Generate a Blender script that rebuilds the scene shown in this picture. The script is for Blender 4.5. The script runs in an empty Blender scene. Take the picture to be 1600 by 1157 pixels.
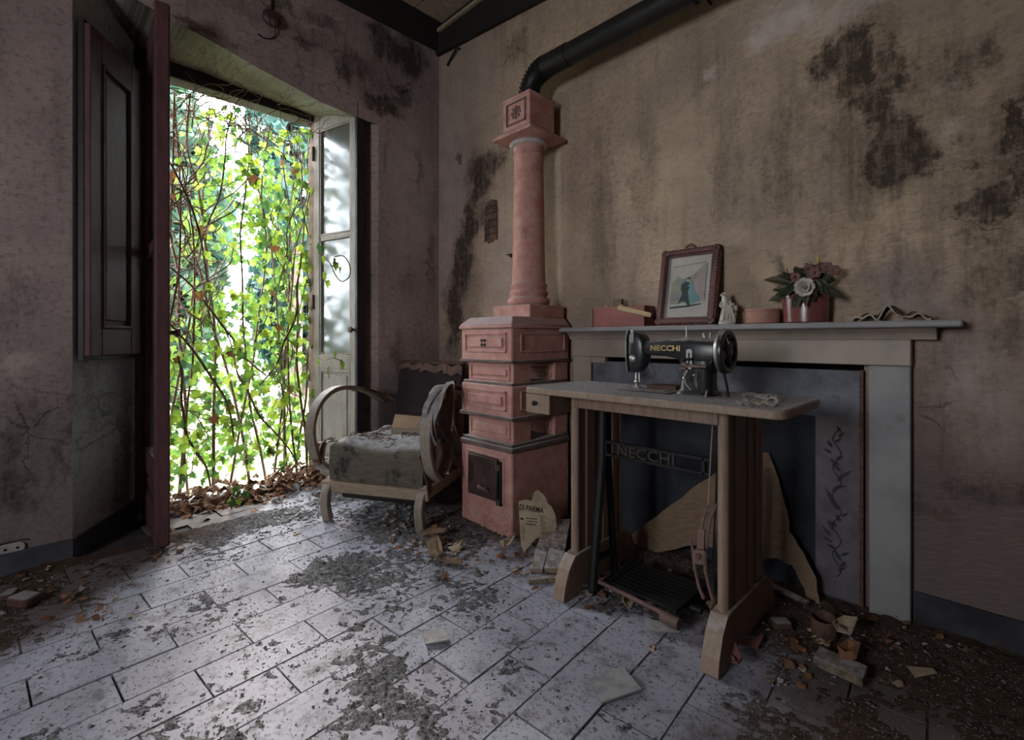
import bpy, bmesh, math, random
from mathutils import Vector, Matrix, noise as mnoise
R = random.Random(7)
SC = bpy.context.scene
COL = SC.collection

# ------------------------------------------------------------------ camera, world, light, exposure
cam_d = bpy.data.cameras.new('camera'); cam = bpy.data.objects.new('camera', cam_d); COL.objects.link(cam)
cam.location = (0, 0, 1.0); cam.rotation_euler = (math.radians(90), 0, math.radians(45))
cam_d.sensor_fit = 'HORIZONTAL'; cam_d.sensor_width = 36; cam_d.lens = 36*750/1600
cam_d.shift_y = -48.5/1600; cam_d.clip_start = 0.02; cam_d.clip_end = 200
SC.camera = cam
W = bpy.data.worlds.new('sky'); SC.world = W; W.use_nodes = True
_bg = W.node_tree.nodes['Background']
_bg.inputs[0].default_value = (0.90, 0.95, 1.0, 1); _bg.inputs[1].default_value = 21.0
def lamp(name, kind, loc, rot, **kw):
    d = bpy.data.lights.new(name, kind); o = bpy.data.objects.new(name, d); COL.objects.link(o)
    o.location = loc; o.rotation_euler = rot
    for k, v in kw.items():
        if k == 'portal': d.cycles.is_portal = True
        else: setattr(d, k, v)
    return o
def aim(v): return Vector(v).to_track_quat('-Z', 'Y').to_euler()
lamp('sun', 'SUN', (-8, 0, 6), aim((0.80, -0.20, -0.52)), energy=22.0, angle=math.radians(12), color=(1.0, 0.93, 0.82))
lamp('door_portal', 'AREA', (-4.1, 0.95, 1.35), aim((1, 0, 0)), shape='RECTANGLE', size=2.0, size_y=2.9, portal=True)
lamp('fill_window_portal', 'AREA', (-0.85, -2.28, 1.6), aim((0, 1, 0)), shape='RECTANGLE', size=.72, size_y=1.02, portal=True)  # guides sky through the added fill opening behind the camera
VS = SC.view_settings
VS.view_transform = 'Standard'; VS.look = 'None'; VS.gamma = 1; VS.use_curve_mapping = False
VS.exposure = 0.5

# ------------------------------------------------------------------ measuring: points on real planes of the room
S2 = math.sqrt(0.5)
def ray(px, py):
    r = (px-800)/750
    return Vector((S2*(r-1), S2*(r+1), -(py-530)/750))
EYE = Vector((0, 0, 1))
def onx(px, py, x): d = ray(px, py); return EYE+d*(x/d.x)
def ony(px, py, y): d = ray(px, py); return EYE+d*(y/d.y)
def onz(px, py, z=0.0): d = ray(px, py); return EYE+d*((z-1)/d.z)
def ond(px, py, dist): return EYE+ray(px, py)*dist

WX, WY = -2.962, 2.18      # window wall, fireplace wall

# ------------------------------------------------------------------ mesh builder
class MB:
    def __init__(s): s.v = []; s.f = []
    def add(s, vs, fs, M=None):
        n = len(s.v)
        s.v += [(M @ Vector(v)) if M else Vector(v) for v in vs]
        s.f += [tuple(i+n for i in f) for f in fs]
        return s
    def box(s, a, b, M=None):
        x0, y0, z0 = a; x1, y1, z1 = b
        return s.add([(x0,y0,z0),(x1,y0,z0),(x1,y1,z0),(x0,y1,z0),(x0,y0,z1),(x1,y0,z1),(x1,y1,z1),(x0,y1,z1)],
                     [(0,3,2,1),(4,5,6,7),(0,1,5,4),(1,2,6,5),(2,3,7,6),(3,0,4,7)], M)
    def cbox(s, c, h, M=None):
        return s.box([c[i]-h[i] for i in range(3)], [c[i]+h[i] for i in range(3)], M)
    def prism(s, poly, d, M=None, top=None):
        """poly in local XY extruded by d along Z; top: optional other outline"""
        n = len(poly); top = top or poly
        vs = [(p[0], p[1], 0) for p in poly]+[(p[0], p[1], d) for p in top]
        fs = [tuple(range(n-1, -1, -1)), tuple(range(n, 2*n))]+[(i, (i+1) % n, n+(i+1) % n, n+i) for i in range(n)]
        return s.add(vs, fs, M)
    def lathe(s, prof, seg=24, M=None, sx=1, sy=1, cap=True):
        vs = []; fs = []
        for r, z in prof:
            for k in range(seg):
                a = 2*math.pi*k/seg; vs.append((r*math.cos(a)*sx, r*math.sin(a)*sy, z))
        for i in range(len(prof)-1):
            for k in range(seg):
                k2 = (k+1) % seg; fs.append((i*seg+k, i*seg+k2, (i+1)*seg+k2, (i+1)*seg+k))
        if cap:
            fs.append(tuple(range(seg-1, -1, -1))); m = (len(prof)-1)*seg; fs.append(tuple(range(m, m+seg)))
        return s.add(vs, fs, M)
    def tube(s, pts, r, seg=8, closed=False, M=None):
        pts = [Vector(p) for p in pts]; n = len(pts); rr = r if isinstance(r, (list, tuple)) else [r]*n
        vs = []; fs = []; up = None
        for i, p in enumerate(pts):
            if closed: t = pts[(i+1) % n]-pts[i-1]
            else: t = pts[min(i+1, n-1)]-pts[max(i-1, 0)]
            t = t.normalized() if t.length > 1e-9 else Vector((0, 0, 1))
            if up is None:
                up = Vector((0, 0, 1)) if abs(t.z) < .9 else Vector((1, 0, 0))
            u = (up-t*up.dot(t)); u = u.normalized() if u.length > 1e-6 else t.orthogonal().normalized()
            w = t.cross(u); up = u
            for k in range(seg):
                a = 2*math.pi*k/seg; vs.append(p+(u*math.cos(a)+w*math.sin(a))*rr[i])
        for i in range(n if closed else n-1):
            j = (i+1) % n
            for k in range(seg):
                k2 = (k+1) % seg; fs.append((i*seg+k, i*seg+k2, j*seg+k2, j*seg+k))
        if not closed:
            fs.append(tuple(range(seg-1, -1, -1))); fs.append(tuple(range((n-1)*seg, n*seg)))
        return s.add(vs, fs, M)
    def band(s, pts, w, t, axis, M=None):
        """flat bent strip along pts: width w along axis, thickness t across"""
        pts = [Vector(p) for p in pts]; ax = Vector(axis).normalized(); n = len(pts); vs = []; fs = []
        for i, p in enumerate(pts):
            tg = (pts[min(i+1, n-1)]-pts[max(i-1, 0)]).normalized(); nn = tg.cross(ax).normalized()
            for a, b in ((-1,-1),(1,-1),(1,1),(-1,1)): vs.append(p+ax*(a*w/2)+nn*(b*t/2))
        for i in range(n-1):
            for k in range(4):
                k2 = (k+1) % 4; fs.append((i*4+k, i*4+k2, (i+1)*4+k2, (i+1)*4+k))
        fs.append((3,2,1,0)); m = (n-1)*4; fs.append((m,m+1,m+2,m+3))
        return s.add(vs, fs, M)
    def ball(s, c, r, seg=10, rings=6, M=None, jit=0, rnd=None):
        r = r if isinstance(r, (tuple, list)) else (r, r, r); vs = []; fs = []
        for i in range(1, rings):
            th = math.pi*i/rings
            for k in range(seg):
                a = 2*math.pi*k/seg; j = 1+(rnd.uniform(-jit, jit) if jit else 0)
                vs.append((c[0]+r[0]*j*math.sin(th)*math.cos(a), c[1]+r[1]*j*math.sin(th)*math.sin(a), c[2]+r[2]*j*math.cos(th)))
        t = len(vs); vs += [(c[0], c[1], c[2]+r[2]), (c[0], c[1], c[2]-r[2])]
        for i in range(rings-2):
            for k in range(seg):
                k2 = (k+1) % seg; fs.append((i*seg+k, (i+1)*seg+k, (i+1)*seg+k2, i*seg+k2))
        for k in range(seg):
            k2 = (k+1) % seg; fs.append((t, k, k2)); fs.append((t+1, (rings-2)*seg+k2, (rings-2)*seg+k))
        return s.add(vs, fs, M)
    def mesh(s, name, mat, sharp=35, org=None):
        me = bpy.data.meshes.new(name)
        o = Vector(org) if org else Vector((0, 0, 0))
        me.from_pydata([tuple(v-o) for v in s.v], [], s.f)
        bm = bmesh.new(); bm.from_mesh(me); bmesh.ops.recalc_face_normals(bm, faces=bm.faces); bm.to_mesh(me); bm.free()
        me.materials.append(mat)
        for p in me.polygons: p.use_smooth = sharp > 10
        if sharp > 10: me.set_sharp_from_angle(angle=math.radians(sharp))
        return me
    def build(s, name, mat, parent=None, bevel=0, org=None, sharp=35, kind=None, solid=0, seg=2):
        me = s.mesh(name, mat, 5 if solid else sharp, org); o = bpy.data.objects.new(name, me); COL.objects.link(o)
        if org: o.location = org
        if parent: o.parent = parent
        if solid:
            m = o.modifiers.new('thick', 'SOLIDIFY'); m.thickness = solid; m.offset = 0
        if bevel:
            m = o.modifiers.new('edge', 'BEVEL'); m.width = bevel; m.segments = seg; m.limit_method = 'ANGLE'; m.angle_limit = math.radians(40)
        if kind: o['kind'] = kind
        return o
def tag(o, label, cat, group=None):
    o['label'] = label; o['category'] = cat
    if group: o['group'] = group
    return o
def empty(name, loc=(0,0,0), rz=0, label=None, cat=None, group=None):
    o = bpy.data.objects.new(name, None); COL.objects.link(o); o.empty_display_size = .05
    o.location = loc; o.rotation_euler = (0, 0, rz)
    if label: tag(o, label, cat, group)
    return o
def copy_tree(o, parent=None):
    c = o.copy(); COL.objects.link(c)
    if parent: c.parent = parent
    for ch in o.children: copy_tree(ch, c)
    return c
def T(*a): return Matrix.Translation(Vector(a))
def RX(d): return Matrix.Rotation(math.radians(d), 4, 'X')
def RY(d): return Matrix.Rotation(math.radians(d), 4, 'Y')
def RZ(d): return Matrix.Rotation(math.radians(d), 4, 'Z')
def text_mb(body, size, depth, bold=.022):
    """letters lying in local XY, centred, as mesh data"""
    c = bpy.data.curves.new('lettering', 'FONT'); c.body = body; c.size = size; c.extrude = depth
    c.align_x = 'CENTER'; c.align_y = 'CENTER'; c.resolution_u = 2; c.offset = bold*size
    o = bpy.data.objects.new('lettering', c); COL.objects.link(o); bpy.context.view_layer.update()
    me = o.evaluated_get(bpy.context.evaluated_depsgraph_get()).to_mesh()
    mb = MB(); mb.v = [v.co.copy() for v in me.vertices]; mb.f = [tuple(p.vertices) for p in me.polygons]
    o.to_mesh_clear(); bpy.data.objects.remove(o); bpy.data.curves.remove(c)
    return mb
def moved(mb, M):
    mb.v = [M @ Vector(v) for v in mb.v]; return mb

# ------------------------------------------------------------------ materials
class NT:
    def __init__(s, name):
        s.m = bpy.data.materials.new(name); s.m.use_nodes = True; s.t = s.m.node_tree; s.n = s.t.nodes; s.n.clear()
        s.out = s.n.new('ShaderNodeOutputMaterial')
    def _in(s, sock, v):
        if isinstance(v, bpy.types.NodeSocket): s.t.links.new(v, sock)
        elif v is not None:
            if sock.type == 'RGBA' and not hasattr(v, '__len__'): v = (v, v, v, 1)
            elif sock.type == 'RGBA' and len(v) == 3: v = (*v, 1)
            sock.default_value = v
    def pos(s): return s.n.new('ShaderNodeNewGeometry').outputs['Position']
    def normal(s): return s.n.new('ShaderNodeNewGeometry').outputs['Normal']
    def obj(s): return s.n.new('ShaderNodeTexCoord').outputs['Object']
    def rand(s): return s.n.new('ShaderNodeObjectInfo').outputs['Random']
    def vm(s, op, a, b=None):
        n = s.n.new('ShaderNodeVectorMath'); n.operation = op; s._in(n.inputs[0], a)
        if b is not None: s._in(n.inputs[1], b)
        return n.outputs['Value'] if op in ('LENGTH', 'DOT_PRODUCT', 'DISTANCE') else n.outputs[0]
    def math(s, op, a, b=0.0):
        n = s.n.new('ShaderNodeMath'); n.operation = op; s._in(n.inputs[0], a); s._in(n.inputs[1], b); return n.outputs[0]
    def noise(s, vec, scale, detail=4, rough=.55, color=False):
        n = s.n.new('ShaderNodeTexNoise'); s._in(n.inputs['Vector'], vec); n.inputs['Scale'].default_value = scale
        n.inputs['Detail'].default_value = detail; n.inputs['Roughness'].default_value = rough
        return n.outputs['Color' if color else 'Fac']
    def vor(s, vec, scale, feat='DISTANCE_TO_EDGE'):
        n = s.n.new('ShaderNodeTexVoronoi'); n.feature = feat; s._in(n.inputs['Vector'], vec); n.inputs['Scale'].default_value = scale
        return n.outputs['Distance']
    def mr(s, v, a, b, c=0.0, d=1.0, smooth=True):
        n = s.n.new('ShaderNodeMapRange'); n.interpolation_type = 'SMOOTHSTEP' if smooth else 'LINEAR'; n.clamp = True
        for i, x in enumerate((v, a, b, c, d)): s._in(n.inputs[i], x)
        return n.outputs[0]
    def mix(s, f, a, b, mode='MIX'):
        n = s.n.new('ShaderNodeMix'); n.data_type = 'RGBA'; n.blend_type = mode
        s._in(n.inputs[0], f); s._in(n.inputs[6], a); s._in(n.inputs[7], b); return n.outputs[2]
    def bump(s, h, strength=.3, dist=.01, nrm=None):
        n = s.n.new('ShaderNodeBump'); n.inputs['Strength'].default_value = strength; n.inputs['Distance'].default_value = dist
        s._in(n.inputs['Height'], h)
        if nrm is not None: s._in(n.inputs['Normal'], nrm)
        return n.outputs[0]
    def sep(s, v):
        n = s.n.new('ShaderNodeSeparateXYZ'); s._in(n.inputs[0], v); return n.outputs
    def comb(s, x, y, z):
        n = s.n.new('ShaderNodeCombineXYZ')
        for i, v in enumerate((x, y, z)): s._in(n.inputs[i], v)
        return n.outputs[0]
    def principled(s, col, rough=.8, metal=0, spec=.3, nrm=None):
        n = s.n.new('ShaderNodeBsdfPrincipled'); s._in(n.inputs['Base Color'], col); s._in(n.inputs['Roughness'], rough)
        n.inputs['Metallic'].default_value = metal; n.inputs['Specular IOR Level'].default_value = spec
        if nrm is not None: s._in(n.inputs['Normal'], nrm)
        s.t.links.new(n.outputs[0], s.out.inputs[0]); return n
DUST = (.40, .39, .405)
def simple(name, col, col2=None, rough=.8, scale=9, bump=.25, bscale=45, dust=0.0, metal=0, spec=.3, grain=None, dirt=None, dcol=(.035,.028,.025)):
    """worn surface: two tones by noise, relief, optional wood grain (stretch vector), dirt patches and dust settled on upward faces"""
    t = NT(name); c = t.obj()
    cc = t.vm('MULTIPLY', c, grain) if grain else c
    col2 = col2 or tuple(x*.6 for x in col)
    base = t.mix(t.mr(t.noise(cc, scale, 6, .65), .32, .68), col, col2)
    if dirt: base = t.mix(t.mr(t.noise(c, dirt[0], 7, .7), dirt[1], dirt[1]+.13), base, dcol)
    if dust:
        up = t.mr(t.sep(t.normal())[2], .45, .95)
        d = t.math('MULTIPLY', up, t.mr(t.noise(c, 26, 6, .7), .5-.45*dust, .72-.3*dust))
        base = t.mix(d, base, DUST)
    h = t.noise(cc if grain else c, bscale, 5, .65)
    t.principled(base, rough, metal, spec, t.bump(h, bump, .006))
    return t.m
def blobs(t, uv, lst):
    """soft patches: list of (cu, cv, ru, rv, strength) in the coordinates of uv"""
    acc = None
    for cu, cv, ru, rv, st in lst:
        d = t.vm('SUBTRACT', uv, (cu, cv, 0)); d = t.vm('MULTIPLY', d, (1/ru, 1/rv, 0)); L = t.vm('LENGTH', d)
        m = t.mr(L, 1.25, .25, 0.0, st)
        acc = m if acc is None else t.math('MAXIMUM', acc, m)
    return acc
def blobA(px, py, rx, ry, st=1.0):
    p = ony(px, py, WY); a = ony(px-rx, py, WY); b = ony(px+rx, py, WY); dep = p.y/ray(px, py).y
    return (p.x, p.z, abs(b.x-a.x)/2, ry*dep/750, st)
def blobB(px, py, rx, ry, st=1.0):
    p = onx(px, py, WX); a = onx(px-rx, py, WX); b = onx(px+rx, py, WX); dep = p.x/ray(px, py).x
    return (p.y, p.z, abs(b.y-a.y)/2, ry*dep/750, st)
def plaster(name, axis, tones, mold, pale, peel=None, low=None, br=.45, sp=.42):
    t = NT(name); P = t.sep(t.pos())
    u = P[0] if axis == 'x' else P[1]
    uv = t.comb(u, P[2], 0.0)
    p3 = t.pos()
    wob = t.vm('MULTIPLY', t.vm('SUBTRACT', t.noise(p3, 5.5, 6, .7, True), (.5, .5, .5)), (.34, .34, 0))
    uvw = t.vm('ADD', uv, wob)
    big = t.noise(uv, 1.6, 5, .6)
    base = t.mix(t.mr(big, .35, .65), tones[0], tones[1])
    if low:  # darker towards the floor
        base = t.mix(t.mr(t.math('ADD', P[2], t.math('MULTIPLY', t.noise(uv, 3, 5, .6), .5)), 1.35, .7), base, low)
    streak = t.noise(t.vm('MULTIPLY', uv, (9, .7, 1)), 1.6, 5, .6)
    base = t.mix(t.mr(streak, .5, .75, 0, .45), base, tuple(x*.5 for x in tones[1]))
    skew = t.comb(t.math('ADD', u, t.math('MULTIPLY', P[2], .16)), t.math('SUBTRACT', P[2], t.math('MULTIPLY', u, .16)), 0.0)
    brush = t.noise(t.vm('MULTIPLY', t.vm('ADD', skew, t.vm('MULTIPLY', wob, (.08,.08,0))), (11, 150, 1)), 1.2, 4, .72)
    base = t.mix(t.mr(brush, .44, .64, 0, br), base, tuple(x*.5 for x in tones[0]))
    speck = t.noise(uv, 38, 5, .75)
    base = t.mix(t.mr(speck, .47, .68, 0, sp), base, tuple(x*.42 for x in tones[1]))
    if pale:
        for lst, colr in pale:
            base = t.mix(blobs(t, uvw, lst), base, t.mix(t.mr(t.noise(uv, 9, 5, .6), .35, .7), colr, tuple(x*.72 for x in colr)))
    if mold:
        mm = blobs(t, uvw, mold)
        g1 = t.math('SUBTRACT', t.noise(t.vm('MULTIPLY', uv, (1.5, .6, 1)), 9, 8, .82), .5)
        g2 = t.math('SUBTRACT', t.noise(uv, 60, 3, .8), .5)
        g3 = t.math('SUBTRACT', t.noise(t.vm('MULTIPLY', uv, (5.5, .55, 1)), 3.2, 6, .75), .5)
        mm = t.mr(t.math('ADD', t.math('ADD', t.math('ADD', mm, t.math('MULTIPLY', g1, 1.25)), t.math('MULTIPLY', g3, 1.1)), t.math('MULTIPLY', g2, .9)), .14, 1.08, 0, 1, False)
        mm = t.math('MULTIPLY', mm, t.mr(t.math('ADD', t.math('MULTIPLY', t.noise(t.vm('MULTIPLY', uv, (26, 3.2, 1)), 1.0, 5, .75), .55), t.math('MULTIPLY', t.noise(uv, 24, 5, .8), .45)), .38, .54, .62, 1.0))
        base = t.mix(t.math('MULTIPLY', mm, .95), base, t.mix(t.noise(uv, 30, 4, .7), (.014, .010, .008), (.070, .048, .037)))
    if peel:
        pm = blobs(t, uvw, peel)
        crack = t.mr(t.vor(t.vm('ADD', uv, t.vm('MULTIPLY', wob, (.5,.5,0))), 5.0), .0, .018, 1.0, 0.0)
        base = t.mix(t.math('MULTIPLY', t.math('MULTIPLY', crack, pm), .8), base, (.02, .016, .014))
    # sparse pits and nail holes
    pits = t.mr(t.vor(uv, 7.5, 'F1'), .035, .06, 1.0, 0.0)
    pits = t.math('MULTIPLY', pits, t.mr(t.noise(uv, 2.2, 2), .55, .6))
    base = t.mix(t.math('MULTIPLY', pits, .75), base, (.02, .016, .013))
    h = t.math('ADD', t.math('MULTIPLY', t.noise(uv, 3.5, 6, .6), 1.3), t.math('ADD', t.math('MULTIPLY', brush, .45*br), t.math('MULTIPLY', speck, .14)))
    t.principled(base, .92, 0, .15, t.bump(h, .38, .016))
    return t.m

M = {}
M['wall_a'] = plaster('fireplace_wall_plaster', 'x', ((.47, .345, .25), (.30, .225, .178)),
    [blobA(*b) for b in ((1310,85,50,50,1.25),(1345,120,45,55,1.3),(1390,100,45,45,.9),(1375,175,50,70,1.2),(1400,235,65,75,1.45),(1445,255,40,45,1.1),(1505,105,45,45,.8),
     (1555,80,45,35,.75),(1470,150,35,60,.5),(1520,248,48,16,.9),(1590,190,30,80,1.25),(1545,312,55,38,1.35),(1592,265,28,60,1.25),(1572,372,30,26,.8),(1390,300,60,30,.7),(1330,250,40,60,.4),
     (1470,400,45,50,.5),(1590,440,30,60,.8),(1535,430,40,40,.55),(1540,770,70,34,.75),(1460,800,40,30,.6),(1580,520,40,60,.6),(1480,660,30,40,.35),
     (748,285,22,50,1.35),(772,255,26,34,1.0),(735,350,14,55,1.3),(722,415,18,65,1.45),(710,490,17,75,1.35),(757,335,20,30,.8),(697,470,8,40,.7),(805,75,24,34,.6),(716,250,5,14,.8),
     (940,330,30,160,.5),(1010,290,26,140,.46),(1130,250,28,130,.45),(1220,260,45,120,.52),(1350,260,100,220,.62),(1560,310,90,260,.66),(1330,110,95,100,.6),(1440,120,70,70,.6),(1420,420,90,50,.4),(1500,600,120,220,.28),(1480,300,60,150,.35),(1290,400,60,80,.25),(1450,200,110,110,.4),(870,160,25,30,.4),(1100,110,40,40,.3),(1250,180,40,80,.45))],
    [([blobA(*b) for b in ((1230,25,60,40,.95),(1185,55,28,30,.9),(1320,20,60,26,.7),(1105,105,14,14,.7),(1480,130,26,34,.5),(1500,205,36,26,.5))], (.54,.44,.40)),
     ([blobA(*b) for b in ((1385,325,46,36,.9),(1330,370,60,40,.6),(1060,250,90,110,.35),(1150,420,120,60,.4),(900,400,60,90,.4),(1440,390,20,30,.5))], (.56,.42,.285)),
     ([blobA(*b) for b in ((1400,440,70,34,.9),(1450,470,70,30,.7),(1500,580,70,120,.6),(1560,650,60,80,.5),(700,300,40,250,.7),(780,430,30,90,.5),(740,140,60,80,.5))], (.38,.295,.275))],
    peel=[blobA(*b) for b in ((1540,340,70,80,1),(1220,420,60,40,.8),(1470,640,40,100,.7),(820,330,20,120,.8),(800,100,40,60,.8))], low=(.135,.100,.098))
M['wall_b'] = plaster('window_wall_plaster', 'y', ((.37, .275, .255), (.26, .20, .19)),
    [blobB(*b) for b in ((430,8,60,10,.9),(300,40,40,12,1),(360,70,40,10,.6),(590,110,90,80,.5),(420,30,160,30,.4),(60,700,110,160,.4),(560,100,50,40,.8),(612,70,50,36,1.3),(645,95,30,40,1.3),(600,165,40,22,1.4),(628,150,16,26,1),(540,110,30,26,.9),(480,70,40,14,.8),(500,30,50,16,.8),
     (656,265,7,50,.5),(640,430,20,40,.45),(676,400,6,60,.6),(620,560,12,60,.6),(20,690,36,60,.75),(60,645,50,36,.6),(30,770,46,46,.8),(112,690,14,110,.75),(20,480,60,100,.35),(90,200,30,130,.3),(30,560,60,22,.0),(608,250,8,40,.4))],
    [([blobB(*b) for b in ((30,572,50,18,.7),(470,20,50,20,.5),(640,300,40,160,.6),(560,60,30,20,.4))], (.42,.34,.31))],
    peel=[blobB(*b) for b in ((500,90,120,70,1),(60,680,90,110,1),(620,130,60,60,1))], low=(.20,.165,.155), br=.22, sp=.6)
M['soffit'] = plaster('soffit_plaster', 'y', ((.36, .34, .29), (.22, .205, .18)),
    [(.45, 2.6, .22, .3, .9), (1.55, 2.5, .16, .2, .8)], [], peel=[(1.1, 2.55, .6, .3, 1.0)])
M['reveal'] = plaster('lightened_reveal_plaster', 'y', ((.47, .45, .445), (.36, .345, .345)), [(.36, .35, .10, .5, .6), (.2, .7, .1, .2, .4)], [], peel=[(.25, .6, .3, .5, .7)], br=.15)  # paler than the wall, making up for light missing on this reveal
M['ceiling'] = simple('ceiling_board', (.42,.32,.22), (.26,.195,.135), grain=(8,1.2,8), bump=.3)
M['black_wood'] = simple('black_wood', (.012,.010,.009), (.028,.022,.019), bump=.5, grain=(3,3,14))
M['base_a'] = simple('baseboard_paint_dark', (.045,.045,.055), (.02,.02,.025), bump=.3)
M['base_b'] = simple('baseboard_paint_slate', (.085,.085,.10), (.05,.05,.06), bump=.3, dirt=(7,.6))
M['terracotta'] = simple('terracotta_glaze', (.50,.275,.23), (.39,.175,.148), rough=.75, scale=14, bump=.35, dust=.75, dirt=(5.5,.60), dcol=(.20,.11,.09))
M['terracotta_dark'] = simple('sooty_terracotta', (.17,.115,.10), (.10,.07,.062), rough=.8, scale=16, bump=.5, dust=.9)
M['cast_iron'] = simple('rusty_cast_iron', (.085,.048,.043), (.05,.03,.028), rough=.55, bump=.4, metal=.3, spec=.5)
M['black_iron'] = simple('black_iron', (.012,.012,.013), (.022,.020,.020), rough=.55, bump=.2, metal=.3)
M['pipe'] = simple('black_stove_pipe', (.011,.011,.012), (.020,.018,.017), rough=.42, bump=.08, metal=.2, spec=.5)
M['rust'] = simple('rusty_plate', (.15,.078,.05), (.06,.033,.025), bump=.6, dirt=(14,.5))
M['white_plaster'] = simple('plaster_seal', (.48,.43,.40), (.36,.31,.29), bump=.5)
M['marble'] = simple('grey_marble', (.34,.262,.212), (.225,.18,.15), rough=.5, scale=3.5, bump=.06, dirt=(3.2,.64), dcol=(.15,.13,.12), spec=.4)
M['marble_dusty'] = simple('dusty_marble', (.28,.265,.265), (.21,.20,.205), rough=.6, scale=4, bump=.1, dust=.4, dirt=(4,.62), dcol=(.14,.12,.12))
M['soot'] = simple('soot_brick', (.02,.017,.016), (.008,.007,.007), bump=.6)
M['board_grey'] = simple('painted_board_grey', (.155,.155,.175), (.07,.072,.085), bump=.35, scale=6, dirt=(5,.55), dcol=(.03,.03,.036))
M['board_mauve'] = simple('painted_board_mauve', (.15,.125,.135), (.085,.07,.08), bump=.3, scale=7, dirt=(9,.62), dcol=(.06,.035,.035))
M['board_dark'] = simple('painted_board_dark', (.013,.015,.022), (.034,.037,.047), bump=.3, scale=3.5)
M['sprig'] = simple('sprig_paint', (.022,.024,.026), (.035,.035,.036), bump=.1)
M['card'] = simple('brown_cardboard', (.20,.13,.083), (.145,.092,.06), bump=.2, grain=(3,1,12))
M['desk'] = simple('walnut_veneer', (.235,.150,.108), (.16,.10,.075), rough=.5, scale=5, bump=.12, grain=(18,18,1.4), dirt=(11,.70), dcol=(.16,.12,.10), dust=.2, spec=.4)
M['desk_edge'] = simple('worn_walnut', (.29,.205,.15), (.215,.145,.105), rough=.5, scale=5, bump=.15, grain=(12,12,1.4), dirt=(18,.68), dcol=(.15,.11,.09), dust=.3, spec=.4)
M['desk_top'] = simple('dusty_table_top', (.27,.185,.135), (.20,.135,.10), rough=.65, scale=5, bump=.5, bscale=90, grain=(1.5,14,14), dust=1.0)
M['japan'] = simple('black_japanned_iron', (.010,.010,.011), (.022,.022,.024), rough=.34, bump=.12, spec=.6, dust=.4)
M['chrome'] = simple('tarnished_steel', (.50,.49,.47), (.30,.29,.28), rough=.38, bump=.1, metal=.8)
M['gold'] = simple('gold_transfer', (.58,.43,.20), (.42,.30,.13), rough=.5, bump=.05)
M['letter_iron'] = simple('bronze_lettering', (.05,.038,.028), (.03,.024,.018), rough=.5, bump=.1)
M['rust_rod'] = simple('pinkish_rusted_steel', (.21,.125,.105), (.12,.075,.068), rough=.6, bump=.3, metal=.2)
M['arm_wood'] = simple('greyed_bent_wood', (.33,.27,.215), (.22,.175,.14), rough=.55, bump=.2, grain=(10,3,3), dust=.35)
M['seat_rail'] = simple('bleached_wood', (.36,.27,.19), (.25,.185,.13), bump=.25, grain=(2,14,14), dirt=(9,.68))
M['ticking'] = simple('mouldy_striped_ticking', (.20,.165,.125), (.085,.07,.055), bump=.6, bscale=70, grain=(1.5,1.5,60), dust=.55, dirt=(4.5,.50), dcol=(.02,.022,.02))
M['leather'] = simple('torn_brown_leather', (.15,.075,.05), (.075,.04,.03), rough=.5, bump=.6, dirt=(9,.6), dust=.3)
M['leather_grey'] = simple('torn_grey_leathercloth', (.33,.32,.33), (.17,.13,.12), rough=.42, bump=.5, scale=12)
M['dark_cloth'] = simple('blackened_cloth', (.018,.014,.016), (.034,.022,.022), rough=.85, bump=.5, dirt=(6,.55), dcol=(.01,.009,.01))
M['rail_brown'] = simple('brown_rail_wood', (.12,.07,.05), (.06,.035,.027), bump=.4, grain=(2,14,14))
M['book'] = simple('beige_book_cloth', (.36,.25,.165), (.27,.18,.12), bump=.2)
M['pages'] = simple('old_page_edges', (.47,.40,.32), (.37,.31,.25), bump=.2, grain=(1,1,40))
M['paper'] = simple('yellowed_paper', (.42,.34,.245), (.28,.21,.14), bump=.2, dirt=(7,.58), dcol=(.13,.075,.045))
M['ink'] = simple('black_ink', (.015,.013,.012), (.03,.025,.02), bump=0)
M['plank'] = simple('dirty_plank', (.27,.20,.15), (.16,.115,.085), bump=.5, grain=(12,1.5,12), dirt=(10,.55), dust=.25)
M['door_paint'] = simple('dark_oxblood_paint', (.115,.050,.053), (.072,.035,.039), rough=.55, bump=.12, grain=(5,5,1), spec=.2, dirt=(13,.76), dcol=(.11,.08,.08))
M['door_grey'] = simple('weathered_door_paint', (.33,.30,.26), (.22,.19,.165), rough=.6, bump=.35, grain=(9,9,1), dirt=(8,.62), dcol=(.12,.095,.08))
M['frame_dark'] = simple('dark_frame_paint', (.035,.026,.028), (.020,.016,.018), rough=.5, bump=.2)
M['box_pink'] = simple('terracotta_paint_box', (.30,.105,.085), (.22,.078,.066), rough=.55, bump=.15, dust=.4)
M['stick'] = simple('pale_wood_strip', (.50,.38,.21), (.38,.28,.16), bump=.2, grain=(1,12,12))
M['frame_gilt'] = simple('carved_red_brown_frame', (.13,.040,.030), (.06,.022,.018), rough=.38, bump=.5, bscale=60, spec=.6)
M['print'] = simple('faded_print_paper', (.43,.40,.36), (.36,.32,.29), bump=.08, dirt=(6,.70), dcol=(.25,.20,.16))
M['mount'] = simple('grey_mount', (.24,.22,.22), (.17,.155,.155), bump=.1)
M['p_dark'] = simple('print_dark_teal', (.035,.055,.055), (.05,.07,.065), bump=0)
M['p_teal'] = simple('print_pale_teal', (.16,.27,.28), (.12,.21,.225), bump=0)
M['p_hill'] = simple('print_grey_green', (.21,.21,.16), (.28,.27,.21), bump=0)
M['p_rose'] = simple('print_rose_grey', (.35,.28,.26), (.29,.23,.22), bump=0)
M['p_skin'] = simple('print_flesh', (.42,.30,.24), (.38,.27,.22), bump=0)
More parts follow.
